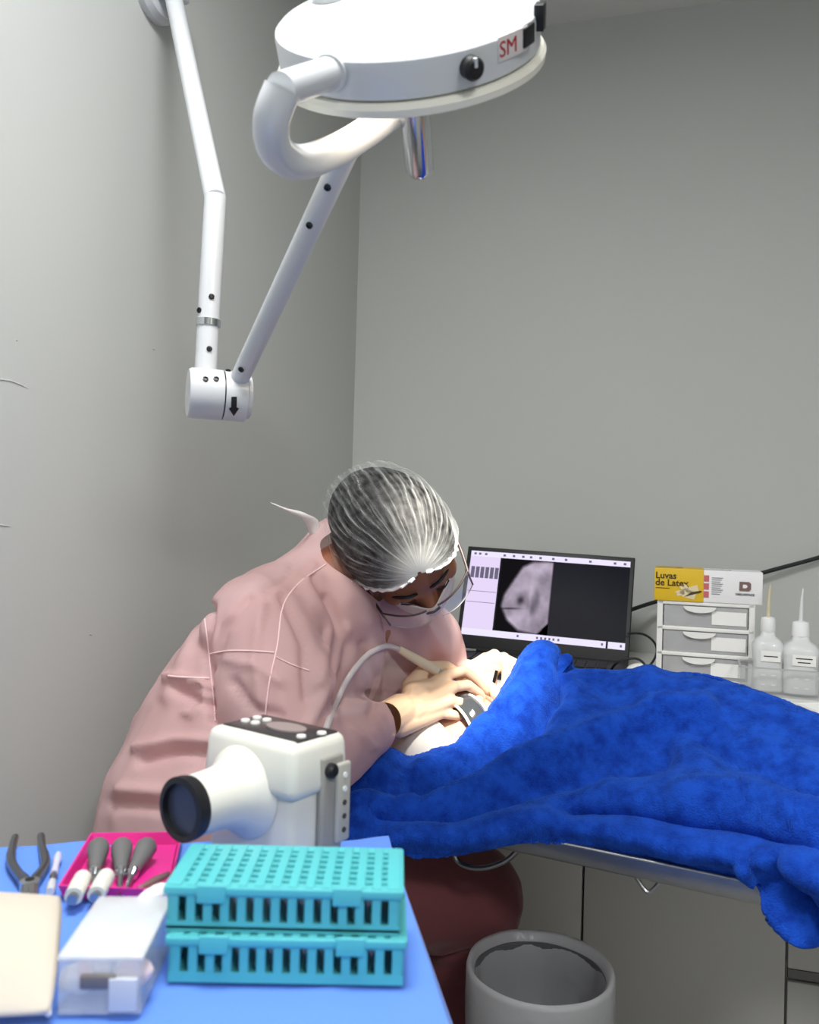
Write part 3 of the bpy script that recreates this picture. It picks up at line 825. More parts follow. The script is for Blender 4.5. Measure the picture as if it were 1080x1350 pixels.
# safety glasses
M_lens = mat('clear_lens', (235, 240, 242), .03, trans=.0, alpha=.16, coat=1.0)
M_gfr = mat('glasses_frame', (52, 40, 40), .3)
gl = []
for s_ in (-1, 1):
    rows = []
    for i in range(7):
        z = .006 - .052 * i / 6
        rows.append([DM @ Vector((s_ * (.010 + .068 * j / 10), .128 - .030 * (j / 10) ** 2 + .006 * (i / 6), z + (.012 * (1 - j / 10) ** 3 if i == 6 else 0))) for j in range(11)])
    me = shell(MB().grid(rows).mesh('s'), .0015, 0)
    gl.append(('lens', me)); 
    top = MB().tube(rows[0] , .0018, 7)
    gl.append(('top_frame', top)); gl.append(('bottom_frame', MB().tube(rows[-1], .0009, 7)))
    gl.append(('side_frame', MB().tube([r_[-1] for r_ in rows], .0016, 7)))
    gl.append(('temple', MB().tube(catmull([rows[2][-1], DM @ Vector((s_ * .086, .050, -.008)), DM @ Vector((s_ * .088, -.010, -.002)), DM @ Vector((s_ * .084, -.035, -.022))], 16), .0024, 8)))
glasses = thing('safety_glasses', 'clear protective glasses with dark frame worn by the dentist', 'glasses', DM @ Vector((0, .12, -.02)))
gl.append(('nose_bridge', MB().tube(catmull([DM @ Vector((-.012, .128, -.008)), DM @ Vector((0, .132, -.003)), DM @ Vector((.012, .128, -.008))], 8), .0022, 8)))
for nm, g in gl:
    if nm == 'lens': link(nm, g, M_lens, glasses, 180)
    else: g.obj(nm, mat('pale_lens_edge', (176, 168, 166), .2) if nm == 'bottom_frame' else M_gfr, glasses)

# gloved hands: pixel and depth of every joint
M_glove = mat('latex_glove', (236, 202, 168), .55, sss=.12, bump=.05, bscale=220, vary=.03, vscale=30)
def hand(wr, pairs, fingers, thumb, smooth=3):
    mb = MB()
    mb.chain([P(*wr[0]), P(*wr[1])], [wr[2], wr[3]])
    for a, b, ra, rb in pairs: mb.capsule(P(*a), P(*b), ra, rb)
    for f, rr in fingers + [thumb]: mb.chain([P(*q) for q in f], rr)
    return fuse(mb, .0024, smooth)
K1, K2, K3, K4 = (590, 890, 1.525), (596, 906, 1.505), (592, 924, 1.490), (580, 940, 1.478)
W0 = (520, 943, 1.445)
fr_ = [.0105, .0098, .0088, .0078]
me = hand(((503, 953, 1.420), (528, 938, 1.452), .0315, .031),
    [(W0, K1, .024, .0125), (W0, K2, .024, .013), ((524, 950, 1.442), K3, .023, .0125), ((526, 956, 1.438), K4, .022, .0115), ((545, 915, 1.478), (575, 905, 1.505), .022, .016), ((545, 940, 1.455), (575, 925, 1.485), .020, .016)],
    [([K1, (612, 884, 1.545), (629, 897, 1.560), (641, 911, 1.570)], fr_),
     ([K2, (617, 903, 1.528), (633, 915, 1.545), (640, 926, 1.556)], fr_),
     ([K3, (614, 928, 1.505), (632, 934, 1.525), (643, 936, 1.540)], fr_),
     ([K4, (600, 943, 1.486), (617, 946, 1.505), (628, 944, 1.520)], [.0095, .0088, .008, .007])],
    ([(540, 905, 1.492), (562, 880, 1.525), (588, 878, 1.548), (608, 890, 1.560)], [.016, .0125, .0105, .009]))
local_cut(me, P(507, 951, 1.425), -cdir, .06, .05)
g1 = link('glove', me, M_glove, dentist, 180)
gb = bvh_of(me)
seam([(497, 938), (503, 955), (513, 968), (524, 977)], .0024, 16, gb, 'glove_cuff', g1, M_glove)
L1, L2, L3, L4 = (664, 868, 1.605), (652, 864, 1.618), (640, 868, 1.630), (630, 876, 1.640)
me = hand(((600, 897, 1.650), (616, 888, 1.642), .030, .028),
    [((618, 888, 1.640), L1, .022, .0125), ((618, 888, 1.640), L2, .022, .0125), ((618, 890, 1.640), L3, .022, .012), ((618, 892, 1.642), L4, .020, .011), ((635, 884, 1.625), (655, 880, 1.61), .018, .014)],
    [([L1, (678, 874, 1.590), (680, 893, 1.580), (672, 912, 1.575)], fr_),
     ([L2, (668, 876, 1.597), (667, 897, 1.585), (660, 914, 1.578)], fr_),
     ([L3, (650, 882, 1.610), (650, 900, 1.600), (646, 914, 1.592)], fr_),
     ([L4, (636, 890, 1.622), (637, 905, 1.612), (636, 916, 1.605)], [.0095, .0088, .008, .007])],
    ([(626, 892, 1.622), (640, 898, 1.600), (650, 908, 1.585), (653, 918, 1.578)], [.014, .0115, .0098, .0088]))
link('glove', me, M_glove, dentist, 180)

# ------------------------------------------------------------------ instruments in the hands
hp = thing('dental_handpiece', 'cream dental handpiece held in the gloved near hand', 'handpiece', P(527, 857, 1.47))
MB().tube([P(525, 855, 1.465), P(545, 867, 1.485), P(575, 884, 1.52)], [.0062, .0085, .0095], 14).obj('grip', mat('cream_handpiece', (232, 214, 176), .4), hp)
MB().tube([P(575, 884, 1.52), P(610, 905, 1.56), P(636, 917, 1.585)], [.0075, .0055, .004], 12).obj('neck', M_chrome, hp)
MB().tube([P(634, 912, 1.585), P(640, 926, 1.59)], .0055, 12).obj('turbine_head', M_chrome, hp)
MB().tube([P(640, 926, 1.59), P(643, 938, 1.592)], .0009, 6).obj('bur', M_steel, hp)
hpts = []
for x, y, d in [(526, 856, 1.466), (508, 852, 1.45), (484, 864, 1.41), (462, 890, 1.36), (446, 920, 1.32), (432, 955, 1.28), (424, 990, 1.24), (430, 1060, 1.16), (445, 1180, 1.10)]:
    o, v = ray(x, y); h = gown_bvh.ray_cast(o, v.normalized())
    if h[0] is not None: d = min(d, -(CI @ h[0]).z - .012)
    hpts.append(P(x, y, d))
ho = MB().tube(catmull(hpts, 60), .0048, 10)
ho.obj('hose', mat('grey_hose', (196, 190, 190), .4), hp)
rt = thing('cheek_retractor', 'small dark metal mouth retractor held by the far gloved hand', 'retractor', P(655, 920, 1.58))
MB().tube(catmull([P(655, 884, 1.592), P(650, 905, 1.588), P(652, 922, 1.585), P(664, 930, 1.58)], 16), .0032, 8).obj('shank', M_screw, rt)
MB().ball(P(664, 931, 1.58), (.009, .004, .006)).obj('blade', M_screw, rt)

# ------------------------------------------------------------------ stool under the dentist
st = thing('stool', 'round dark padded stool under the dentist', 'stool', (HIP.x, HIP.y, 0))
MB().lathe([(0, .50), (.165, .50), (.175, .515), (.175, .555), (.160, .568), (0, .570)], None, 36).obj('seat', mat('dark_vinyl', (40, 42, 50)), st, world=False)
MB().tube([(0, 0, .06), (0, 0, .50)], .02, 14).obj('pole', M_chrome, st, world=False)
for k in range(5):
    a = 2 * math.pi * k / 5
    lg = MB().tube([(0, 0, .075), (.24 * math.cos(a), .24 * math.sin(a), .06)], [.02, .012], 10).obj('leg', M_dark, st, world=False)
    MB().lathe([(0, -.012), (.025, -.012), (.025, .012), (0, .012)], Matrix.Translation((.24 * math.cos(a), .24 * math.sin(a), .026)) @ Matrix.Rotation(R(90), 4, 'X') @ Matrix.Rotation(a, 4, 'Y'), 16).obj('caster', M_rubber, lg, world=False)

# ------------------------------------------------------------------ waste bin with liner
bc = P(712, 1276, 1.30); bz = bc.z
bn = thing('waste_bin', 'grey round waste bin with a translucent liner under the bed', 'waste bin', (bc.x, bc.y, 0))
RB = .112
MB().lathe([(0, 0), (RB * .78, 0), (RB * .80, .01), (RB * .93, bz - .016), (RB * .935, bz - .010), (RB * .90, bz - .010), (RB * .78, .012), (0, .012)], None, 48).obj('bucket', mat('grey_bin_plastic', (92, 92, 95), .45), bn, world=False)
rows = []
prof = [(RB * .62, .10, .02), (RB * .70, .25, .025), (RB * .80, bz - .06, .016), (RB * .86, bz - .03, .012), (RB * .945, bz + .002, .006), (RB * 1.0, bz + .006, .004), (RB * 1.025, bz - .004, .006), (RB * 1.02, bz - .05, .015), (RB * 1.01, bz - .10, .02), (RB * .99, bz - .17, .03)]
for k, (r_, z_, am_) in enumerate(prof):
    rows.append([Vector((math.cos(a) * (r_ + am_ * RB * 2.6 * noise.noise(Vector((math.cos(a) * 2.6, math.sin(a) * 2.6, k * .35)))), math.sin(a) * (r_ + am_ * RB * 2.6 * noise.noise(Vector((math.cos(a) * 2.6, math.sin(a) * 2.6, k * .35)))), z_ + am_ * .12 * noise.noise(Vector((math.cos(a) * 3, math.sin(a) * 3, 9))))) for a in [2 * math.pi * j / 96 for j in range(97)]])
MB().grid(rows).obj('liner', cloth_mat('bin_liner', (214, 214, 216), .66, .35, .25, bump=1.0, bscale=45), bn, ang=180, world=False)

# ------------------------------------------------------------------ laptop and things on the worktop
lx = (PY(830, 800, 1.94) - PY(610, 800, 1.94)); lx.z = 0; lx.normalize()
ly = UP.cross(lx)
LB = PZ(712, 884, ZT + .004)
LW, LD = .432, .27
lapM = frame(PY(711, 868, 2.10), lx, ly, UP); lapM.translation.z = ZT
lap = thing('laptop', 'black laptop on the worktop showing a dental x-ray', 'laptop', M=lapM)
MB().box((0, -LD / 2, .011), (LW, LD, .018), bev=.003).obj('base', M_dark, lap, world=False)
kb = MB()
for r_ in range(5):
    for c_ in range(14): kb.box((-.16 + c_ * .0245, -.05 - r_ * .021, .0212), (.021, .017, .0025))
kb.obj('keyboard', mat('key_plastic', (30, 30, 33), .5), lap, world=False)
MB().box((0, -.205, .0203), (.11, .07, .0008)).obj('touchpad', mat('touchpad', (36, 36, 40), .3), lap, world=False)
SH = .272
tilt = Matrix.Translation((0, 0, .020)) @ Matrix.Rotation(R(2.0), 4, 'Y') @ Matrix.Rotation(R(-19), 4, 'X')
lid = MB().box((0, .005, SH / 2), (LW, .008, SH), tilt, .003).obj('lid', M_dark, lap, world=False)
MB().tube([tilt @ Vector((-.16, .002, -.002)), tilt @ Vector((.16, .002, -.002))], .007, 10).obj('hinge', M_dark, lap, world=False)
sw, s0, s1 = LW - .022, .034, SH - .012
def scr(u, v, off): return tilt @ Vector((-sw / 2 + sw * u, .001 - off, s1 + (s0 - s1) * v))
def emis(name, rgb, st_=1.0, attr=False):
    m = bpy.data.materials.new(name); m.use_nodes = True; nt = m.node_tree; nt.nodes.clear()
    out = nt.nodes.new('ShaderNodeOutputMaterial'); e = nt.nodes.new('ShaderNodeEmission'); e.inputs[0].default_value = lin(rgb); e.inputs[1].default_value = st_
    if attr:
        a = nt.nodes.new('ShaderNodeAttribute'); a.attribute_name = 'shade'; nt.links.new(a.outputs['Color'], e.inputs[0])
    nt.links.new(e.outputs[0], out.inputs[0]); return m
E_bg = emis('screen_black', (24, 25, 33)); E_lil = emis('screen_lilac', (206, 192, 222)); E_dk = emis('screen_dark_icons', (96, 92, 112)); E_lt = emis('screen_light', (214, 208, 232))
scn = MB().grid([[scr(0, 0, .0), scr(1, 0, .0)], [scr(0, 1, .0), scr(1, 1, .0)]]).obj('screen', E_bg, lap, world=False)
def srect(name, u0, v0, u1, v1, m, off=.0004):
    return MB().grid([[scr(u0, v0, off), scr(u1, v0, off)], [scr(u0, v1, off), scr(u1, v1, off)]]).obj(name, m, scn, world=False)
srect('menu_bar', 0, 0, 1, .065, E_lt); srect('task_bar', 0, .925, 1, 1, E_lt)
srect('side_panel', 0, .065, .195, .925, E_lil)
for k in range(6): srect('thumbnail', .012 + .031 * k, .19, .036 + .031 * k, .325, E_dk, .0007)
for v_ in (.48, .61): srect('panel_line', .005, v_, .19, v_ + .006, E_dk, .0007)
for u_ in (.02, .05, .09, .21, .27, .33, .38, .44, .52, .60, .75, .90, .96): srect('menu_icon', u_, .02, u_ + .016, .046, E_dk, .0007)
for u_ in (.35, .47, .495, .52, .545, .57, .60, .86, .97): srect('task_icon', u_, .948, u_ + .012, .975, E_dk, .0007)
srect('task_gap', .888, .925, .9, 1, E_bg, .0009)
# the x-ray picture
gu, gv = 70, 90; rows = []; colr = []
def blob(u, v, cu, cv, ru, rv): return math.exp(-((u - cu) / ru) ** 2 - ((v - cv) / rv) ** 2)
def inpoly(x, y, pl):
    c = False
    for (x0, y0), (x1, y1) in zip(pl, pl[1:] + pl[:1]):
        if (y0 > y) != (y1 > y) and x < (x1 - x0) * (y - y0) / (y1 - y0) + x0: c = not c
    return c
shape_ = [(.42, .10), (.62, .02), (1.0, .0), (1.0, .84), (.80, 1.0), (.45, .97), (.22, .84), (.08, .66), (.12, .50), (.28, .28)]
for j in range(gv):
    row = []
    for i in range(gu):
        u = i / (gu - 1); v = j / (gv - 1); row.append(scr(.205 + (.535 - .205) * u, .070 + .855 * v, .0006))
        hit = sum(inpoly(u + dx, v + dy, shape_) for dx, dy in ((0, 0), (.025, 0), (-.025, 0), (0, .02), (0, -.02), (.018, .015), (-.018, -.015), (.018, -.015), (-.018, .015))) / 9
        g = .50 + .10 * noise.fractal(Vector((u * 4, v * 5, 2)), 1, 2, 3) + .12 * blob(u, v, .4, .85, .25, .12) + .10 * blob(u, v, .5, .35, .3, .1) + .1 * blob(u, v, .8, .1, .3, .1)
        g -= .30 * blob(u, v, .44, .56, .07, .06) + .18 * blob(u, v, .66, .66, .10, .10) + .14 * blob(u, v, .75, .5, .06, .12)
        g -= .30 * blob(u, v, .24, .70 - .06 * u, .20, .012)
        g += .08 * blob(u, v, .62, .58, .04, .3)
        b = .075 * (1 - hit) + hit * max(.08, g)
        if u > .8 and v > .84 + (1 - u) * .8: b = .02
        colr.append((b * 1.02, b * .94, b * 1.06, 1))
    rows.append(row)
mx = MB().grid(rows); me = mx.mesh('x'); at = me.color_attributes.new('shade', 'FLOAT_COLOR', 'POINT')
at.data.foreach_set('color', [c ** 2.0 if k < 3 else 1 for q in colr for k, c in enumerate(q)])
link('xray_picture', me, emis('xray_picture', (255, 255, 255), 1.0, True), scn, 180, world=False)

# drawer tower, glove box
M_pl = mat('white_plastic', (236, 236, 234), .4, bump=.02)
M_clear = mat('clear_drawer', (215, 216, 218), .15, alpha=.45, coat=.4)
M_paper = mat('white_label', (240, 240, 238), .7)
o1, o2 = PZ(868, 900, ZT), PZ(984, 908, ZT)
tx = (PY(984, 850, 1.99) - PY(868, 850, 2.0)); TWD = .207
tx.z = 0; tx.normalize(); ty = UP.cross(tx)
tower_o = PY(928, 896, 1.99); TH = (PY(928, 794, 1.99).z - ZT)
towM = frame(Vector((tower_o.x, tower_o.y, ZT)), tx, ty, UP)
tw_ = thing('drawer_tower', 'small white plastic tower of three clear drawers on the worktop', 'drawer unit', M=towM)
TD = .19
b = MB()
for sx in (-1, 1):
    for y in (.006, TD - .006): b.box((sx * (TWD / 2 - .006), y, TH / 2), (.012, .012, TH))
for k in range(4): b.box((0, TD / 2, .004 + k * (TH - .008) / 3), (TWD, TD, .009), bev=.002)
b.obj('frame', M_pl, tw_, world=False)
for sx in (-1, 1): MB().box((sx * (TWD / 2 - .004), TD / 2, TH / 2), (.002, TD - .03, TH - .02)).obj('side_panel', M_clear, tw_, world=False)
dh = (TH - .008) / 3
for k in range(3):
    z0 = .0095 + k * dh; z1 = z0 + dh - .012; d = MB(); W2 = TWD - .030
    d.box((0, .004, (z0 + z1) / 2), (W2, .002, z1 - z0)); d.box((0, TD - .02, (z0 + z1) / 2), (W2, .002, z1 - z0)); d.box((0, TD / 2, z0 + .001), (W2, TD - .04, .002))
    for sx in (-1, 1): d.box((sx * W2 / 2, TD / 2, (z0 + z1) / 2), (.002, TD - .04, z1 - z0))
    dr = d.obj('drawer', M_clear, tw_, world=False)
    MB().box((.050, .0022, (z0 + z1) / 2 - .001), (.072, .0008, .030)).obj('label', M_paper, dr, world=False)
    ts = [R(180 + 180 * i / 14) for i in range(15)]
    MB().prism([(.035 * math.cos(a) - .012, .014 * math.sin(a)) for a in ts], .004, Matrix.Translation((0, -.001, z1)) @ Matrix.Rotation(R(90), 4, 'X')).obj('pull', M_pl, dr, world=False)
    for q in range(5):
        MB().box((-.06 + q * .028, .05 + .02 * (q % 3), z0 + .014), (.020, .05, .018 + .004 * (q % 2)), bev=.002).obj('packet', mat('drawer_packet_%d' % (q % 2), (150, 156, 170) if q % 2 else (196, 196, 196), .6), dr, world=False)
gbx = thing('glove_box', 'yellow and white cardboard box of latex gloves on the drawer tower', 'box', M=frame(towM @ Vector((.004, .0, TH)), tx, ty, UP))
GW, GH, GD = .228, .072, .12
MB().box((0, GD / 2 - .002, GH / 2), (GW, GD, GH), bev=.0015).obj('carton', mat('white_carton', (236, 236, 238), .55), gbx, world=False)
yl = MB().box((-GW / 2 + .052, GD / 2 - .0025, GH / 2 + .0003), (.107, GD + .0012, GH + .0012), bev=.0015).obj('yellow_panel', mat('yellow_print', (222, 184, 40), .5, vary=.06, vscale=20), gbx, world=False)
FR = Matrix.Translation((0, -.0035, 0)) @ Matrix.Rotation(R(90), 4, 'X')
M_ink = mat('dark_olive_ink', (70, 58, 22), .6); M_gi = mat('grey_ink', (120, 122, 128), .6)
link('lettering', text_mesh('Luvas', .0205, FR @ Matrix.Translation((-.113, .050, 0)), bold=.0005), M_ink, yl, world=False)
link('lettering', text_mesh('de Latex', .0205, FR @ Matrix.Translation((-.113, .034, 0)), bold=.0005), M_ink, yl, world=False)
MB().box((-.097, -.0036, .028), (.03, .0006, .0016)).obj('small_print', M_ink, yl, world=False)
# glove picture on the yellow face
hp_ = MB()
for (x0, y0, x1, y1, r0, r1) in ((-.026, .012, -.050, .020, .008, .010), (-.050, .020, -.064, .014, .0045, .003), (-.050, .022, -.066, .020, .0045, .003), (-.048, .026, -.058, .032, .0045, .003), (-.044, .027, -.048, .036, .004, .003), (-.02, .030, -.04, .024, .009, .008)):
    n_ = 10; dx, dy = x1 - x0, y1 - y0; L = math.hypot(dx, dy); ux, uy = dx / L, dy / L
    pl = [(x0 - uy * r0, y0 + ux * r0), (x0 + uy * r0, y0 - ux * r0), (x1 + uy * r1, y1 - ux * r1), (x1 + ux * r1, y1 + uy * r1), (x1 - uy * r1, y1 + ux * r1)]
    hp_.prism(pl, .0004, FR)
hp_.obj('glove_picture', mat('pale_glove_print', (222, 208, 170), .6), yl, world=False)
MB().prism([(-.05, .010), (-.013, .022), (-.013, .026), (-.034, .022)], .0006, FR).obj('picture_shadow', M_ink, yl, world=False)
for k in range(3): MB().box((-.003, -.0026, .054 - k * .018), (.011, .0008, .014)).obj('red_icon', mat('faded_red_print', (196, 104, 108), .6), gbx, world=False)
for k in range(9): MB().box((.020 + (k % 3) * -.0015, -.0026, .056 - k * .0045), (.024 - (k % 3) * .003, .0008, .0014)).obj('text_line', M_gi, gbx, world=False)
lg = MB()
lg.prism([(.066, .030), (.086, .030), (.090, .034), (.090, .046), (.086, .050), (.066, .050)], .0004, FR)
lg.obj('logo', mat('brown_logo', (120, 96, 92), .6), gbx, world=False)
MB().prism([(.073, .036), (.080, .036), (.083, .040), (.080, .044), (.073, .044)], .0008, FR).obj('logo_hole', mat('white_carton', (236, 236, 238)), gbx, world=False)
link('lettering', text_mesh('DESCARPACK', .0064, FR @ Matrix.Translation((.078, .020, 0)), align='CENTER', bold=.0001), mat('black_print', (50, 48, 52), .6), gbx, world=False)
MB().tube([(-.085 + .03 * math.cos(a), GD / 2 + .018 * math.sin(a), GH + .0005) for a in [2 * math.pi * i / 20 for i in range(21)]], .001, 6).obj('dispensing_slot', M_ink, gbx, world=False)
MB().box((.015, .03, GH + .0004), (.07, .002, .001)).obj('top_flap', M_gi, gbx, world=False)

# wash bottles in their clear caddy
M_bot = mat('milky_plastic', (238, 241, 241), .35, alpha=.74, coat=.2)
M_botcap = mat('white_cap', (238, 240, 240), .4)
def bottle(px, Y, top_py, wide, label, tubecol, lines, nz):
    o = PY(px, 915, Y); o = Vector((o.x, o.y, ZT + .006)); H = PY(px, top_py, Y).z - o.z
    b_ = thing('wash_bottle', label, 'bottle', M=frame(o, tx, ty, UP))
    w_ = wide / 2; n_ = 28; rows_ = []
    for z, k in ((0, .90), (.004, .98), (.30 * H, .96), (.48 * H, .94), (.66 * H, 1.0), (.78 * H, 1.0), (.86 * H, .80), (.92 * H, .50), (H, .44)):
        rows_.append([Vector((w_ * k * math.copysign(abs(math.cos(a)) ** .5, math.cos(a)), w_ * k * math.copysign(abs(math.sin(a)) ** .5, math.sin(a)), z)) for a in [2 * math.pi * i / n_ for i in range(n_ + 1)]])
    m_ = MB().grid(rows_); m_.f.append(tuple(range(n_)))
    m_.obj('bottle_body', M_bot, b_, world=False, ang=60)
    liq = []
    for z in (.003, .30 * H, .46 * H): liq.append([Vector((q.x * .93, q.y * .93, z)) for q in rows_[2]])
    l_ = MB().grid(liq); l_.f.append(tuple(range(n_))); l_.f.append(tuple(range(2 * (n_ + 1), 2 * (n_ + 1) + n_)))
    l_.obj('liquid', mat('clear_liquid_' + nz, tubecol, .1, alpha=.6), b_, world=False)
    c_ = MB().lathe([(w_ * .46, H - .002), (w_ * .50, H), (w_ * .47, H + .026), (w_ * .44, H + .029), (.006, H + .031), (0, H + .031)], None, 24).obj('cap', M_botcap, b_, world=False)
    MB().tube([(0, 0, H + .03), (.001, 0, H + .075), (.003, 0, H + .10)], [.0045, .003, .0016], 10).obj('nozzle', M_bot if nz == 'a' else mat('pale_nozzle', (222, 212, 180), .4, alpha=.8), c_, world=False)
    lb = MB().box((.004, -w_ * .985, .60 * H), (wide * .62, .0012, .022)).obj('label', M_paper, b_, world=False)
    for k in range(lines): MB().box((.004, -w_ * .985 - .0008, .60 * H + .004 - k * .008 + (0 if lines > 1 else -.004)), (wide * (.44 - .1 * k), .0004, .0022)).obj('label_text', mat('black_print', (50, 48, 52)), lb, world=False)
    for r_ in range(2):
        for q in range(2): MB().box((-.010 + q * .020, -w_ * .985, .12 * H + r_ * .16 * H), (.009, .0014, .0022)).obj('volume_mark', M_paper, b_, world=False)
    return b_
bottle(1011, 1.937, 832, .062, 'slim wash bottle with one-line label next to the drawer tower', (120, 128, 142), 1, 'b')
bottle(1054, 1.930, 838, .072, 'wide wash bottle with two-line label at the right edge', (206, 208, 206), 2, 'a')
cx = PY(1026, 900, 1.932)
ca = thing('clear_caddy', 'clear acrylic caddy around the two wash bottles', 'caddy', M=frame(Vector((cx.x, cx.y, ZT)), tx, ty, UP))
M_acr = mat('clear_acrylic', (225, 228, 230), .06, alpha=.16, coat=1.0)
CW, CDp, CH = .178, .094, .058
MB().box((.012, 0, .002), (CW, CDp, .003)).obj('bottom', M_acr, ca, world=False)
for (x, y, sx, sy) in ((.012, -CDp / 2, CW, .003), (.012, CDp / 2, CW, .003), (.012 - CW / 2, 0, .003, CDp), (.012 + CW / 2, 0, .003, CDp)):
    MB().box((x, y, CH / 2), (sx, sy, CH)).obj('side', M_acr, ca, world=False)
rim_ = MB()
for (x, y, sx, sy) in ((.012, -CDp / 2, CW, .004), (.012, CDp / 2, CW, .004), (.012 - CW / 2, 0, .004, CDp), (.012 + CW / 2, 0, .004, CDp)): rim_.box((x, y, CH), (sx, sy, .003))
rim_.obj('rim', mat('acrylic_edge', (190, 194, 196), .2, alpha=.7), ca, world=False)
# shallow white tray at the right edge
tr_o = PZ(1072, 944, ZT + .002)
tra = thing('white_tray', 'shallow white tray on the worktop at the right edge', 'tray', M=frame(Vector((tr_o.x + .09, tr_o.y - .01, ZT)), tx, ty, UP) @ Matrix.Rotation(R(28), 4, 'Z'))
MB().box((0, 0, .002), (.20, .14, .004)).obj('tray_bottom', M_pl, tra, world=False)
rim_ = MB()
for (x, y, sx, sy) in ((0, -.07, .208, .008), (0, .07, .208, .008), (-.1, 0, .008, .132), (.1, 0, .008, .132)): rim_.box((x, y, .011), (sx, sy, .022), bev=.002)
rim_.obj('tray_rim', M_pl, tra, world=False)
# white mouse-shaped adapter and black plug, cables
ad = P(845, 884, 1.86); 
me = fuse(MB().ball(Vector((ad.x, ad.y, ZT + .022)), (.034, .024, .021), frame((0, 0, 0), tx, ty, UP).to_3x3()).ball(Vector((ad.x, ad.y, ZT + .012)) - tx * .022, (.020, .018, .012)), .003, 3)
link('sensor_pod', me, M_pl, None, 180, label='white rounded sensor pod beside the laptop', cat='device', base=(ad.x, ad.y, ZT))
pl_o = PZ(872, 900, ZT + .012)
MB().box((0, 0, 0), (.05, .024, .022), frame(Vector((ad.x, ad.y, ZT + .0115)) + tx * .047 - ty * .01, (tx * .93 - ty * .36).normalized(), (ty * .93 + tx * .36).normalized(), UP), .003).obj('power_plug', M_rubber, label='small black plug lying next to the white pod', cat='plug', base=Vector((ad.x, ad.y, ZT)) + tx * .047)
def cable(pts, rad, label, n=50):
    pts = catmull(pts, n)
    MB().tube(pts, rad, 8).obj('cable', M_rubber, label=label, cat='cable', base=pts[0])
cable([PY(1140, 715, YB - .02), PY(1080, 735, YB - .02), PY(1010, 754, YB - .03), PY(940, 775, YB - .04), PY(870, 792, YB - .05), PY(835, 803, YB - .10), PY(812, 812, YB - .16)], .0055, 'thick black cable running along the back wall behind the glove box')
cable([PY(828, 835, 2.10), PY(848, 836, 2.11), PY(862, 846, 2.10), PY(866, 860, 2.06), PY(858, 876, 1.98), PY(846, 882, 1.95)], .0028, 'thin black looped cable from laptop to the white pod')
cable([PZ(800, 896, ZT + .004), PY(812, 875, 1.86), PY(836, 868, 1.86), PY(850, 876, 1.855), PY(851, 892, 1.85), PZ(838, 905, ZT + .004)], .0026, 'thin black cable curled over the front of the white pod')

# ------------------------------------------------------------------ foreground instrument table
TZ = .862
tc_ = CR * -.016 + CF * .893
tabM = Matrix.Translation((tc_.x, tc_.y, 0)) @ Matrix.Rotation(R(YAW + 8.5), 4, 'Z')
tab = thing('instrument_table', 'small instrument table hidden under the light blue cloth', 'table', M=tabM)
TWX, TWY = .54, .50
MB().box((-TWX / 2, -TWY / 2, TZ - .014), (TWX, TWY, .022), bev=.004).obj('tabletop', M_steel, tab, world=False)
for x in (-.04, -TWX + .04):
    for y in (-.04, -TWY + .04): MB().tube([(x, y, 0), (x, y, TZ - .025)], .012, 12).obj('leg', M_steel, tab, world=False)
def table_pt(px, py, h=0.0): return PZ(px, py, TZ + .003 + h)
drop = .34; rows = []; n1, n2 = 120, 116
for i in range(n1):
    x = -TWX - .03 - .0 + (TWX + .03 + drop) * i / (n1 - 1); row = []
    for j in range(n2):
        y = -TWY - drop + (TWY + 2 * drop) * j / (n2 - 1)
        ex = max(0, x - .004); ey = max(0, y - .004, -TWY - .004 - y); e = max(ex, ey)
        cxx = min(x, .004); cyy = min(max(y, -TWY - .004), .004)
        rip = e * ((.30 if ex > ey else .10) + .08 * math.sin((cyy + cxx) * 38 + 2 * noise.noise(Vector((cxx * 8, cyy * 8, 0)))))
        rx = rip * (1 if ex > 0 and ex >= ey else (.3 if ex > 0 else 0)); ry = rip * (1 if ey > 0 and ey >= ex else 0) * (1 if y > 0 else -1)
        z = TZ + .0005 - e * .985 + (0 if e > 0 else .0028 * max(0, noise.fractal(Vector((x * 9, y * 9, 4)), 1, 2, 3)))
        if e == 0: z += .007 * math.exp(-(y / .03) ** 2) * (.5 + noise.noise(Vector((x * 11, 0, 0)))) 
        row.append(Vector((cxx + rx, cyy + ry, z)))
    rows.append(row)
me = shell(MB().grid(rows).mesh('s'), .0014, 1.0); me.transform(tabM)
link('table_drape', me, mat('light_blue_drape', (96, 142, 232), .8, bump=.1, bscale=300, sheen=.1), None, 60, label='light blue cloth draped over the instrument table', cat='tablecloth', base=tabM @ Vector((-TWX / 2, -TWY / 2, TZ - .34)))
TS = TZ + .004                                                        # resting height on the cloth

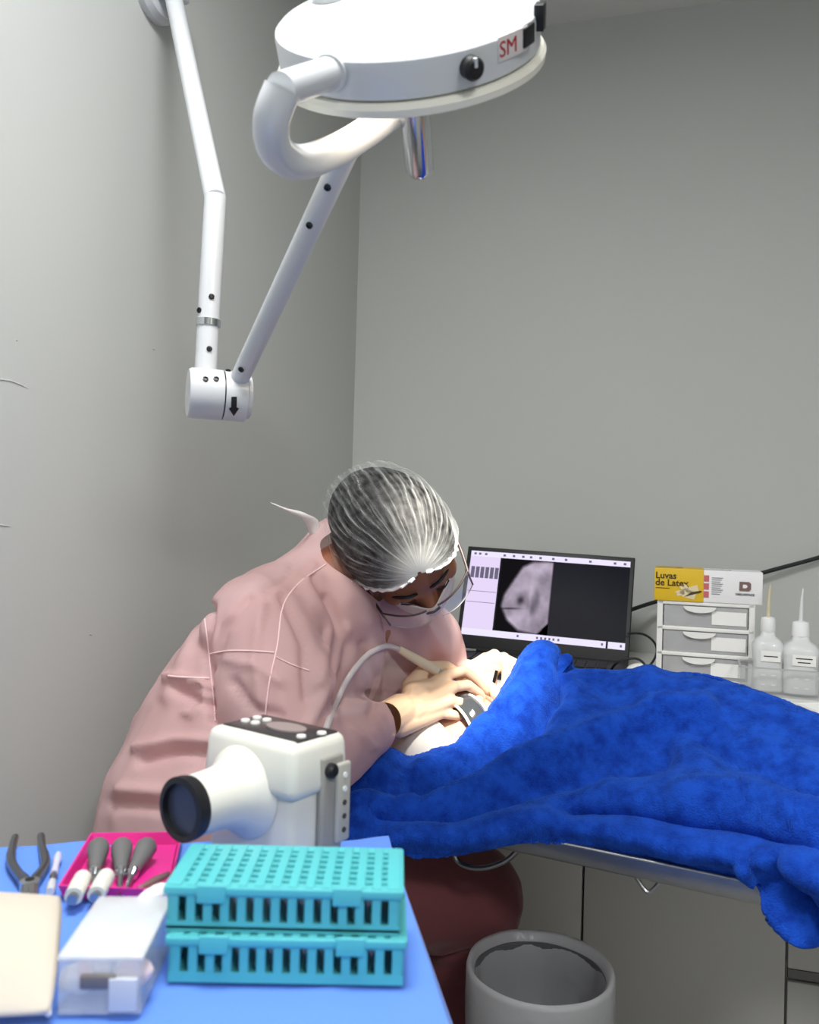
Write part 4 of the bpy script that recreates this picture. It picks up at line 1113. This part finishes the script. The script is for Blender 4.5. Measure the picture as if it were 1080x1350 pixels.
# teal racks
M_teal = mat('teal_plastic', (84, 186, 192), .42, bump=.02, bscale=120)
def rack(M, label):
    r_ = thing('bur_rack', label, 'rack', M=M)
    W, D, H = .169, .076, .034; b_ = MB(); n_ = 13
    b_.box((0, 0, .002), (W, D, .004)); pit = (W - .010) / n_
    for y in (-D / 2 + .0015, D / 2 - .0015):
        b_.box((0, y, .0045), (W, .003, .005)); b_.box((0, y, H - .0058), (W, .003, .006))
        for k in range(n_ + 1): b_.box((-W / 2 + .005 + pit * k, y, H / 2 - .001), (pit * .52, .0026, H - .010))
    for sx in (-1, 1): b_.box((sx * (W / 2 - .0015), 0, H / 2 - .002), (.003, D - .004, H - .006))
    b_.obj('body', M_teal, r_, world=False)
    l_ = MB(); z = H - .002
    for k in range(n_ + 1): l_.box((-W / 2 + .005 + pit * k, 0, z), (pit * .55 if 0 < k < n_ else .010, D, .004), bev=.0006)
    for k in range(8): l_.box((0, -D / 2 + .004 + (D - .008) * k / 7, z - .0006), (W, .0042 if 0 < k < 7 else .008, .0028))
    l_.box((0, 0, z - .0032), (W - .006, D - .006, .0016))
    for y in (-D / 2 - .001, D / 2 + .001): l_.box((0, y, z - .002), (W + .004, .003, .006), bev=.001)
    for sx in (-1, 1): l_.box((sx * (W / 2 + .001), 0, z - .002), (.003, D, .006), bev=.001)
    li = l_.obj('lid', M_teal, r_, world=False)
    for x in (-.052, .046): MB().box((x, -D / 2 - .0028, z - .0035), (.021, .0028, .013), bev=.0008).obj('clip', M_teal, li, world=False)
    return r_, pit, W, D
rb = table_pt(376, 1296); rz = R(YAW + 1.2)
r1c = CR * ((PZ(375, 1297, TS).dot(CR))) + CF * (PZ(375, 1297, TS).dot(CF) + .038)
m1 = Matrix.Translation((r1c.x, r1c.y, TS)) @ Matrix.Rotation(rz, 4, 'Z')
rk1, pit, RWD, RDD = rack(m1, 'lower of the two stacked teal plastic racks')
m2 = Matrix.Translation(m1 @ Vector((-.003, .003, .0345)) ) @ Matrix.Rotation(rz - R(.6), 4, 'Z')
rk2 = copy_tree(rk1, None, m2); rk2['label'] = 'upper of the two stacked teal plastic racks'
def fl_obj(M, name, label, group, proto=[None]):
    if proto[0] is None:
        f = thing(name, label, 'dental file', M=M, group=group)
        MB().tube([(0, 0, 0), (0, 0, .014)], .0011, 8).obj('shank', M_steel, f, world=False)
        MB().lathe([(.0011, .012), (.0022, .013), (.0024, .020), (.0018, .022), (0, .022)], None, 10).obj('handle', mat('file_handle', (196, 170, 172), .4), f, world=False)
        proto[0] = f; return f
    f = copy_tree(proto[0], None, M); f['label'] = label; f['group'] = group; return f
for mm, lb, gp in ((m1, 'small dental file standing inside the lower teal rack', 'files in the lower rack'), (m2, 'small dental file standing inside the upper teal rack', 'files in the upper rack')):
    for k in range(11):
        fl_obj(mm @ Matrix.Translation((-RWD / 2 + .005 + pit * (k + 1.5), -.026 + .003 * (k % 2), .0042)), 'dental_file', lb, gp)

# portable x-ray unit
xf = (CR * .81 - CF * .588).normalized()                               # along the front face, to the right
xn = (CR * -.588 - CF * .81).normalized()                              # front face normal (towards the cone)
XO = P(388, 985, .752)                                                 # top front right corner
XW, XD, XT = .122, .078, XO.z
xo = XO - xf * XW / 2 - xn * XD / 2
XM = frame(Vector((xo.x, xo.y, TS)), xf, -xn, UP)                      # local x right, y back, z up
XH = XT - TS
M_xr = mat('offwhite_device_plastic', (226, 224, 214), .38, bump=.015, bscale=150)
xr = thing('portable_xray_unit', 'off-white portable dental x-ray unit with black cone end on the blue cloth', 'x-ray unit', M=XM)
MB().box((0, .002, (XH - .03) / 2 + .001), (XW - .010, XD - .006, XH - .03), bev=.008).obj('body', M_xr, xr, world=False)
MB().box((0, 0, XH - .026), (XW + .004, XD + .004, .052), bev=.010, taper=.94).obj('top_housing', M_xr, xr, world=False)
pn = MB().box((.002, .002, XH - .0004), (XW - .020, XD - .022, .003), bev=.001).obj('control_panel', mat('dark_panel', (58, 54, 56), .25), xr, world=False)
MB().lathe([(0, 0), (1, 0), (1, .0016), (0, .0016)], Matrix.Translation((.010, .003, XH + .001)) @ Matrix.Diagonal((.024, .014, 1, 1)), 28).obj('display', mat('panel_display', (150, 138, 136), .2), pn, world=False)
for x, y in ((-.040, .012), (-.040, -.004), (-.026, .012), (-.026, -.004), (.044, -.012), (.050, .010)):
    MB().lathe([(0, 0), (.0048, 0), (.0044, .002), (0, .0022)], Matrix.Translation((x, y, XH + .001)), 16).obj('button', mat('white_button', (240, 240, 236), .4), pn, world=False)
CY = Matrix.Translation((-.008, -XD / 2, .076)) @ Matrix.Rotation(R(90), 4, 'X')   # cone axis along -y
cn = MB().lathe([(.046, -.004), (.040, .003), (.0345, .009), (.031, .016), (.0285, .026), (.0275, .040), (.0270, .062), (0, .062)], CY, 40).obj('cone', M_xr, xr, world=False)
MB().lathe([(.0275, .058), (.0285, .063), (.0285, .070), (.0230, .071), (.0230, .0615)], CY, 40, closed=True).obj('cone_rim', M_dark, cn, world=False)
MB().lathe([(0, .0625), (.0230, .0625), (.0230, .065), (0, .065)], CY, 40).obj('cone_window', mat('slate_window', (56, 60, 72), .35), cn, world=False)
sd = XW / 2 - .003
br = MB().box((sd + .003, .012, .056), (.008, .030, .112), bev=.003).obj('strap_bracket', mat('grey_bracket', (150, 148, 142), .5), xr, world=False)
MB().box((sd + .008, .024, .066), (.006, .020, .076), bev=.003).obj('strap', mat('grey_strap', (176, 174, 166), .6), br, world=False)
for k in range(5): MB().lathe([(0, 0), (.0026, 0), (.0026, .0015), (0, .0015)], Matrix.Translation((sd + .0105, .024, .040 + .013 * k)) @ Matrix.Rotation(R(90), 4, 'Y'), 12).obj('strap_hole', M_gap if k < 3 else M_paper, br, world=False)
MB().lathe([(.007, -.002), (.007, .008), (.005, .010), (0, .010)], Matrix.Translation((XW / 2 + .001, .006, XH - .030)) @ Matrix.Rotation(R(90), 4, 'Y'), 18).obj('strap_knob', M_dark, xr, world=False)
for x, cl in ((-.006, (150, 150, 196)), (.006, (170, 172, 172))):
    MB().box((x, -XD / 2 - .0018, XH - .026), (.008 if x < 0 else .012, .001, .005)).obj('front_mark', mat('front_mark_%d' % (x > 0), cl, .5), xr, world=False)
MB().lathe([(0, 0), (.002, 0), (.002, .001), (0, .001)], Matrix.Translation((-.046, -XD / 2 + .004, XH - .062)) @ Matrix.Rotation(R(90), 4, 'X'), 10).obj('body_screw', M_gap, xr, world=False)

# pink tray with instruments
M_pink = mat('pink_tray_plastic', (216, 44, 140), .4)
c0, c1, c2, c3 = table_pt(80, 1186), table_pt(121, 1116), table_pt(238, 1114), table_pt(222, 1192)
def tray_quad(cs, h, th=.0025):
    b_ = MB(); cen = sum(cs, Vector()) / 4; inn = [c + (cen - c).normalized() * .006 for c in cs]
    base_ = [c + UP * .001 for c in inn]; b_.v += [v for v in inn] + [v + UP * th for v in inn]
    b_.f += [(3, 2, 1, 0), (4, 5, 6, 7)] + [(i, (i + 1) % 4, 4 + (i + 1) % 4, 4 + i) for i in range(4)]
    return b_, inn
b_, inn = tray_quad([c0, c1, c2, c3], .012)
pk = thing('pink_tray', 'bright pink tray holding dark handled instruments', 'tray', sum([c0, c1, c2, c3], Vector()) / 4)
b_.obj('tray_bottom', M_pink, pk, ang=30)
w_ = MB(); cs = [c0, c1, c2, c3]
for i in range(4):
    a, b2 = inn[i], inn[(i + 1) % 4]; ao, bo = cs[i] + UP * .013, cs[(i + 1) % 4] + UP * .013
    d1 = (cs[i] - inn[i]).normalized() * .003; d2 = (cs[(i + 1) % 4] - inn[(i + 1) % 4]).normalized() * .003
    o_ = len(w_.v); w_.v += [a, b2, bo, ao, a + d1, b2 + d2, bo + d2, ao + d1]
    w_.f += [(o_, o_ + 1, o_ + 2, o_ + 3), (o_ + 7, o_ + 6, o_ + 5, o_ + 4), (o_ + 3, o_ + 2, o_ + 6, o_ + 7), (o_, o_ + 3, o_ + 7, o_ + 4), (o_ + 1, o_ + 5, o_ + 6, o_ + 2), (o_, o_ + 4, o_ + 5, o_ + 1)]
w_.obj('tray_wall', M_pink, pk, ang=30)
M_hndl = mat('dark_grey_handle', (104, 104, 104), .42, bump=.03, bscale=150)
def tool(px0, py0, px1, py1, px2, py2, label, h0=.018, h1=.010):
    a, b2, c = table_pt(px0, py0, h0), table_pt(px1, py1, h1), table_pt(px2, py2, .006)
    t_ = thing('dental_elevator', label, 'dental tool', a, group=None)
    ln = [a.lerp(b2, k) for k in (0, .06, .15, .35, .6, .85, 1)]
    MB().tube(ln, [.003, .0085, .0102, .0098, .0078, .0062, .0055], 12).obj('handle', M_hndl, t_)
    MB().tube([b2, b2.lerp(c, .08), b2.lerp(c, .12), b2.lerp(c, .2), b2.lerp(c, .24)], [.0056, .0056, .0035, .0052, .003], 10).obj('ferrule', M_chrome, t_)
    MB().tube([b2.lerp(c, .2), b2.lerp(c, .7), c], [.0028, .0022, .0014], 8).obj('shank', M_steel, t_)
tool(131, 1112, 125, 1148, 122, 1182, 'dark handled dental elevator leftmost in the pink tray')
tool(161, 1112, 159, 1148, 157, 1184, 'dark handled dental elevator in the middle of the pink tray')
tool(196, 1112, 176, 1148, 164, 1180, 'slanting dark handled dental elevator on the right in the pink tray')
M_ivory = mat('ivory_plastic', (222, 222, 212), .45)
for k, (x0, y0, x1, y1, lb) in enumerate(((110, 1156, 97, 1182, 'short ivory cylinder on the left in the pink tray'), (141, 1154, 127, 1180, 'short ivory cylinder lying across the left elevator shank'))):
    a, b2 = table_pt(x0, y0, .014), table_pt(x1, y1, .012)
    t_ = thing('ivory_cap', lb, 'cap', b2)
    MB().tube([a, a.lerp(b2, .06), a.lerp(b2, .5), b2], [.0055, .0076, .0080, .0076], 14).obj('barrel', M_ivory, t_)
    MB().tube([b2, b2 + (b2 - a).normalized() * .006], .0045, 10).obj('neck', M_steel, t_)
a, b2 = table_pt(182, 1172, .012), table_pt(222, 1152, .014)
t_ = thing('tweezers', 'brownish steel tweezers at the right end of the pink tray', 'tweezers', a)
for s_ in (-1, 1): MB().tube([a, a.lerp(b2, .5) + CF * .003 * s_, b2 + CF * .001 * s_], [.002, .003, .0022], 8).obj('tine', mat('dull_steel', (150, 120, 118), .4, .7), t_)
c = table_pt(204, 1182, .010)
t_ = thing('cotton_roll', 'white cotton roll between pink tray and teal racks', 'cotton roll', c)
me = fuse(MB().capsule(c - CR * .004 - CF * .004, c + CR * .003 + CF * .008, .008, .0085), .002, 2); displace(me, lambda p: .0008 * noise.noise(p * 260))
link('roll', me, mat('cotton', (240, 236, 232), .95, bump=.3, bscale=300), t_, 180)
link('wrap_end', MB().ball(c - CR * .006 - CF * .008, .0066).mesh('w'), mat('cotton', (240, 236, 232)), t_, 180)

# pliers
pl = thing('pliers', 'steel dental pliers with spread handles on the blue cloth', 'pliers', table_pt(38, 1165))
M_pl_s = mat('plier_steel', (130, 134, 142), .25, 1.0)
hinge_ = table_pt(39, 1168, .006)
for pts_ in ([(39, 1168), (24, 1152), (15, 1136), (16, 1118), (20, 1104)], [(39, 1168), (54, 1150), (60, 1136), (56, 1118), (54, 1102)]):
    MB().tube(catmull([table_pt(x, y, .006) for x, y in pts_], 18), [.0052] * 4 + [.0046] * 8 + [.0038] * 6, 10).obj('handle', M_pl_s, pl)
for s_ in (-4, 4): MB().tube([table_pt(39 + s_ * .6, 1168, .006), table_pt(38 + s_, 1182, .006), table_pt(37 + s_ * .3, 1198, .006)], [.0062, .005, .002], 10).obj('jaw', M_steel, pl)
MB().lathe([(0, -.006), (.0085, -.006), (.0085, .005), (.005, .006), (0, .006)], Matrix.Translation(hinge_), 18).obj('pivot', M_chrome, pl)
MB().lathe([(0, .0055), (.004, .0055), (.004, .0066), (0, .0066)], Matrix.Translation(hinge_), 14).obj('pivot_screw', M_screw, pl)
# anaesthetic needle hub
a, b2 = table_pt(77, 1126, .006), table_pt(66, 1176, .006)
ne = thing('needle_hub', 'small clear and white needle hub between pliers and pink tray', 'needle hub', b2)
MB().tube([a, a.lerp(b2, .15), a.lerp(b2, .3), a.lerp(b2, .55)], [.0028, .0042, .003, .0036], 12).obj('hub', mat('pale_lilac_plastic', (214, 216, 240), .3, alpha=.85), ne)
MB().tube([a.lerp(b2, .5), a.lerp(b2, .62), a.lerp(b2, .75)], [.002, .0034, .0026], 12).obj('collar', M_steel, ne)
MB().tube([a.lerp(b2, .75), a.lerp(b2, .9), b2], [.0034, .0042, .0036], 12).obj('guard', M_white, ne)

# clear plastic case with white pouches
q0, q1, q2, q3 = table_pt(64, 1330), table_pt(168, 1338), table_pt(203, 1256), table_pt(84, 1248)
ce = (q0 + q1 + q2 + q3) / 4
ex_ = (q1 - q0); Lx = ex_.length - .002; ex_.normalize(); ey_ = UP.cross(ex_).normalized(); Ly = .086; HB = .036
kM = frame(Vector((ce.x, ce.y, TS)) + ex_ * .014, ex_, ey_, UP) @ Matrix.Rotation(R(8), 4, 'Z')
kc = thing('clear_case', 'clear plastic case with whitish contents in front of the pink tray', 'case', M=kM)
M_kc = mat('clear_case_plastic', (226, 230, 234), .12, alpha=.30, coat=.6)
b_ = MB(); b_.box((0, 0, .001), (Lx, Ly, .002))
for (x, y, sx, sy) in ((0, -Ly / 2, Lx, .002), (0, Ly / 2, Lx, .002), (-Lx / 2, 0, .002, Ly), (Lx / 2, 0, .002, Ly), (Lx * .12, 0, .0015, Ly - .004)): b_.box((x, y, HB / 2), (sx, sy, HB))
b_.obj('box', M_kc, kc, world=False)
MB().box((0, 0, HB + .0015), (Lx + .004, Ly + .004, .004), bev=.0015).obj('lid', mat('frosted_lid', (240, 241, 240), .35, alpha=.5, coat=.3, vary=.05, vscale=40), kc, world=False)
MB().box((Lx * .30, -Ly / 2 - .002, .014), (Lx * .36, .004, .022), bev=.001).obj('front_panel', mat('frosted_panel', (214, 218, 226), .4, alpha=.8), kc, world=False)
MB().box((-Lx * .02, -Ly / 2 - .001, .022), (.024, .004, .010), bev=.002).obj('catch', mat('grey_catch', (110, 104, 104), .4), kc, world=False)
for k in range(9):
    x = -Lx * .36 + (k % 5) * Lx * .17; y = -.025 + (k // 5) * .04
    me = fuse(MB().ball((x, y, .015 + .003 * (k % 3)), (.014, .013, .010), None, 14, 10), .003, 1); displace(me, lambda p: .002 * noise.noise(p * 120))
    me.transform(kM)
    link('cotton_ball', me, mat('cotton_pink', (238, 214, 212), .9) if k % 3 == 1 else mat('cotton', (240, 236, 232)), None, 180, label='cotton ball inside the clear case', cat='cotton ball', group='cotton balls inside the clear case', base=kM @ Vector((x, y, .003)))
# gauze pouch lying over the left end of the case
gp = [(0, 0)] ; rows = []
corner = [P(-30, 1175, .645), P(74, 1178, .66), P(64, 1338, .535), P(-40, 1348, .525)]
zt = [TS + .0555, TS + .0545, TS + .0035, TS + .0035]
g00, g10, g11, g01 = PZ(-90, 1186, TS + .034), PZ(76, 1192, TS + .034), PZ(64, 1338, TS + .008), PZ(-90, 1344, TS + .008)
h0, h1 = g00.lerp(g01, .5) + UP * .008, g10.lerp(g11, .5) + UP * .008
for j in range(41):
    v_ = j / 40; row = []
    for i in range(31):
        u_ = i / 30; p = catmull([g00.lerp(g10, u_), h0.lerp(h1, u_), g01.lerp(g11, u_)], 41)[j]
        puff = .009 * math.sin(math.pi * u_) ** .5 * math.sin(math.pi * v_) ** .6
        row.append(p + UP * (puff + .0022 * noise.fractal(p * 26, 1, 2, 3) * math.sin(math.pi * v_)))
    rows.append(row)
me = shell(MB().grid(rows).mesh('s'), .006, -1)
gz = thing('gauze_pouch', 'cream white gauze pouch propped on the clear case at lower left', 'pouch', g01.lerp(g11, .5))
link('pouch', me, cloth_mat('cream_gauze', (230, 220, 204), .97, .25, .8), gz, 180)
MB().tube(catmull([r_[-1] for r_ in rows][::4], 30), .0018, 6).obj('edge_seal', mat('paper_seal', (246, 242, 234), .7), gz)
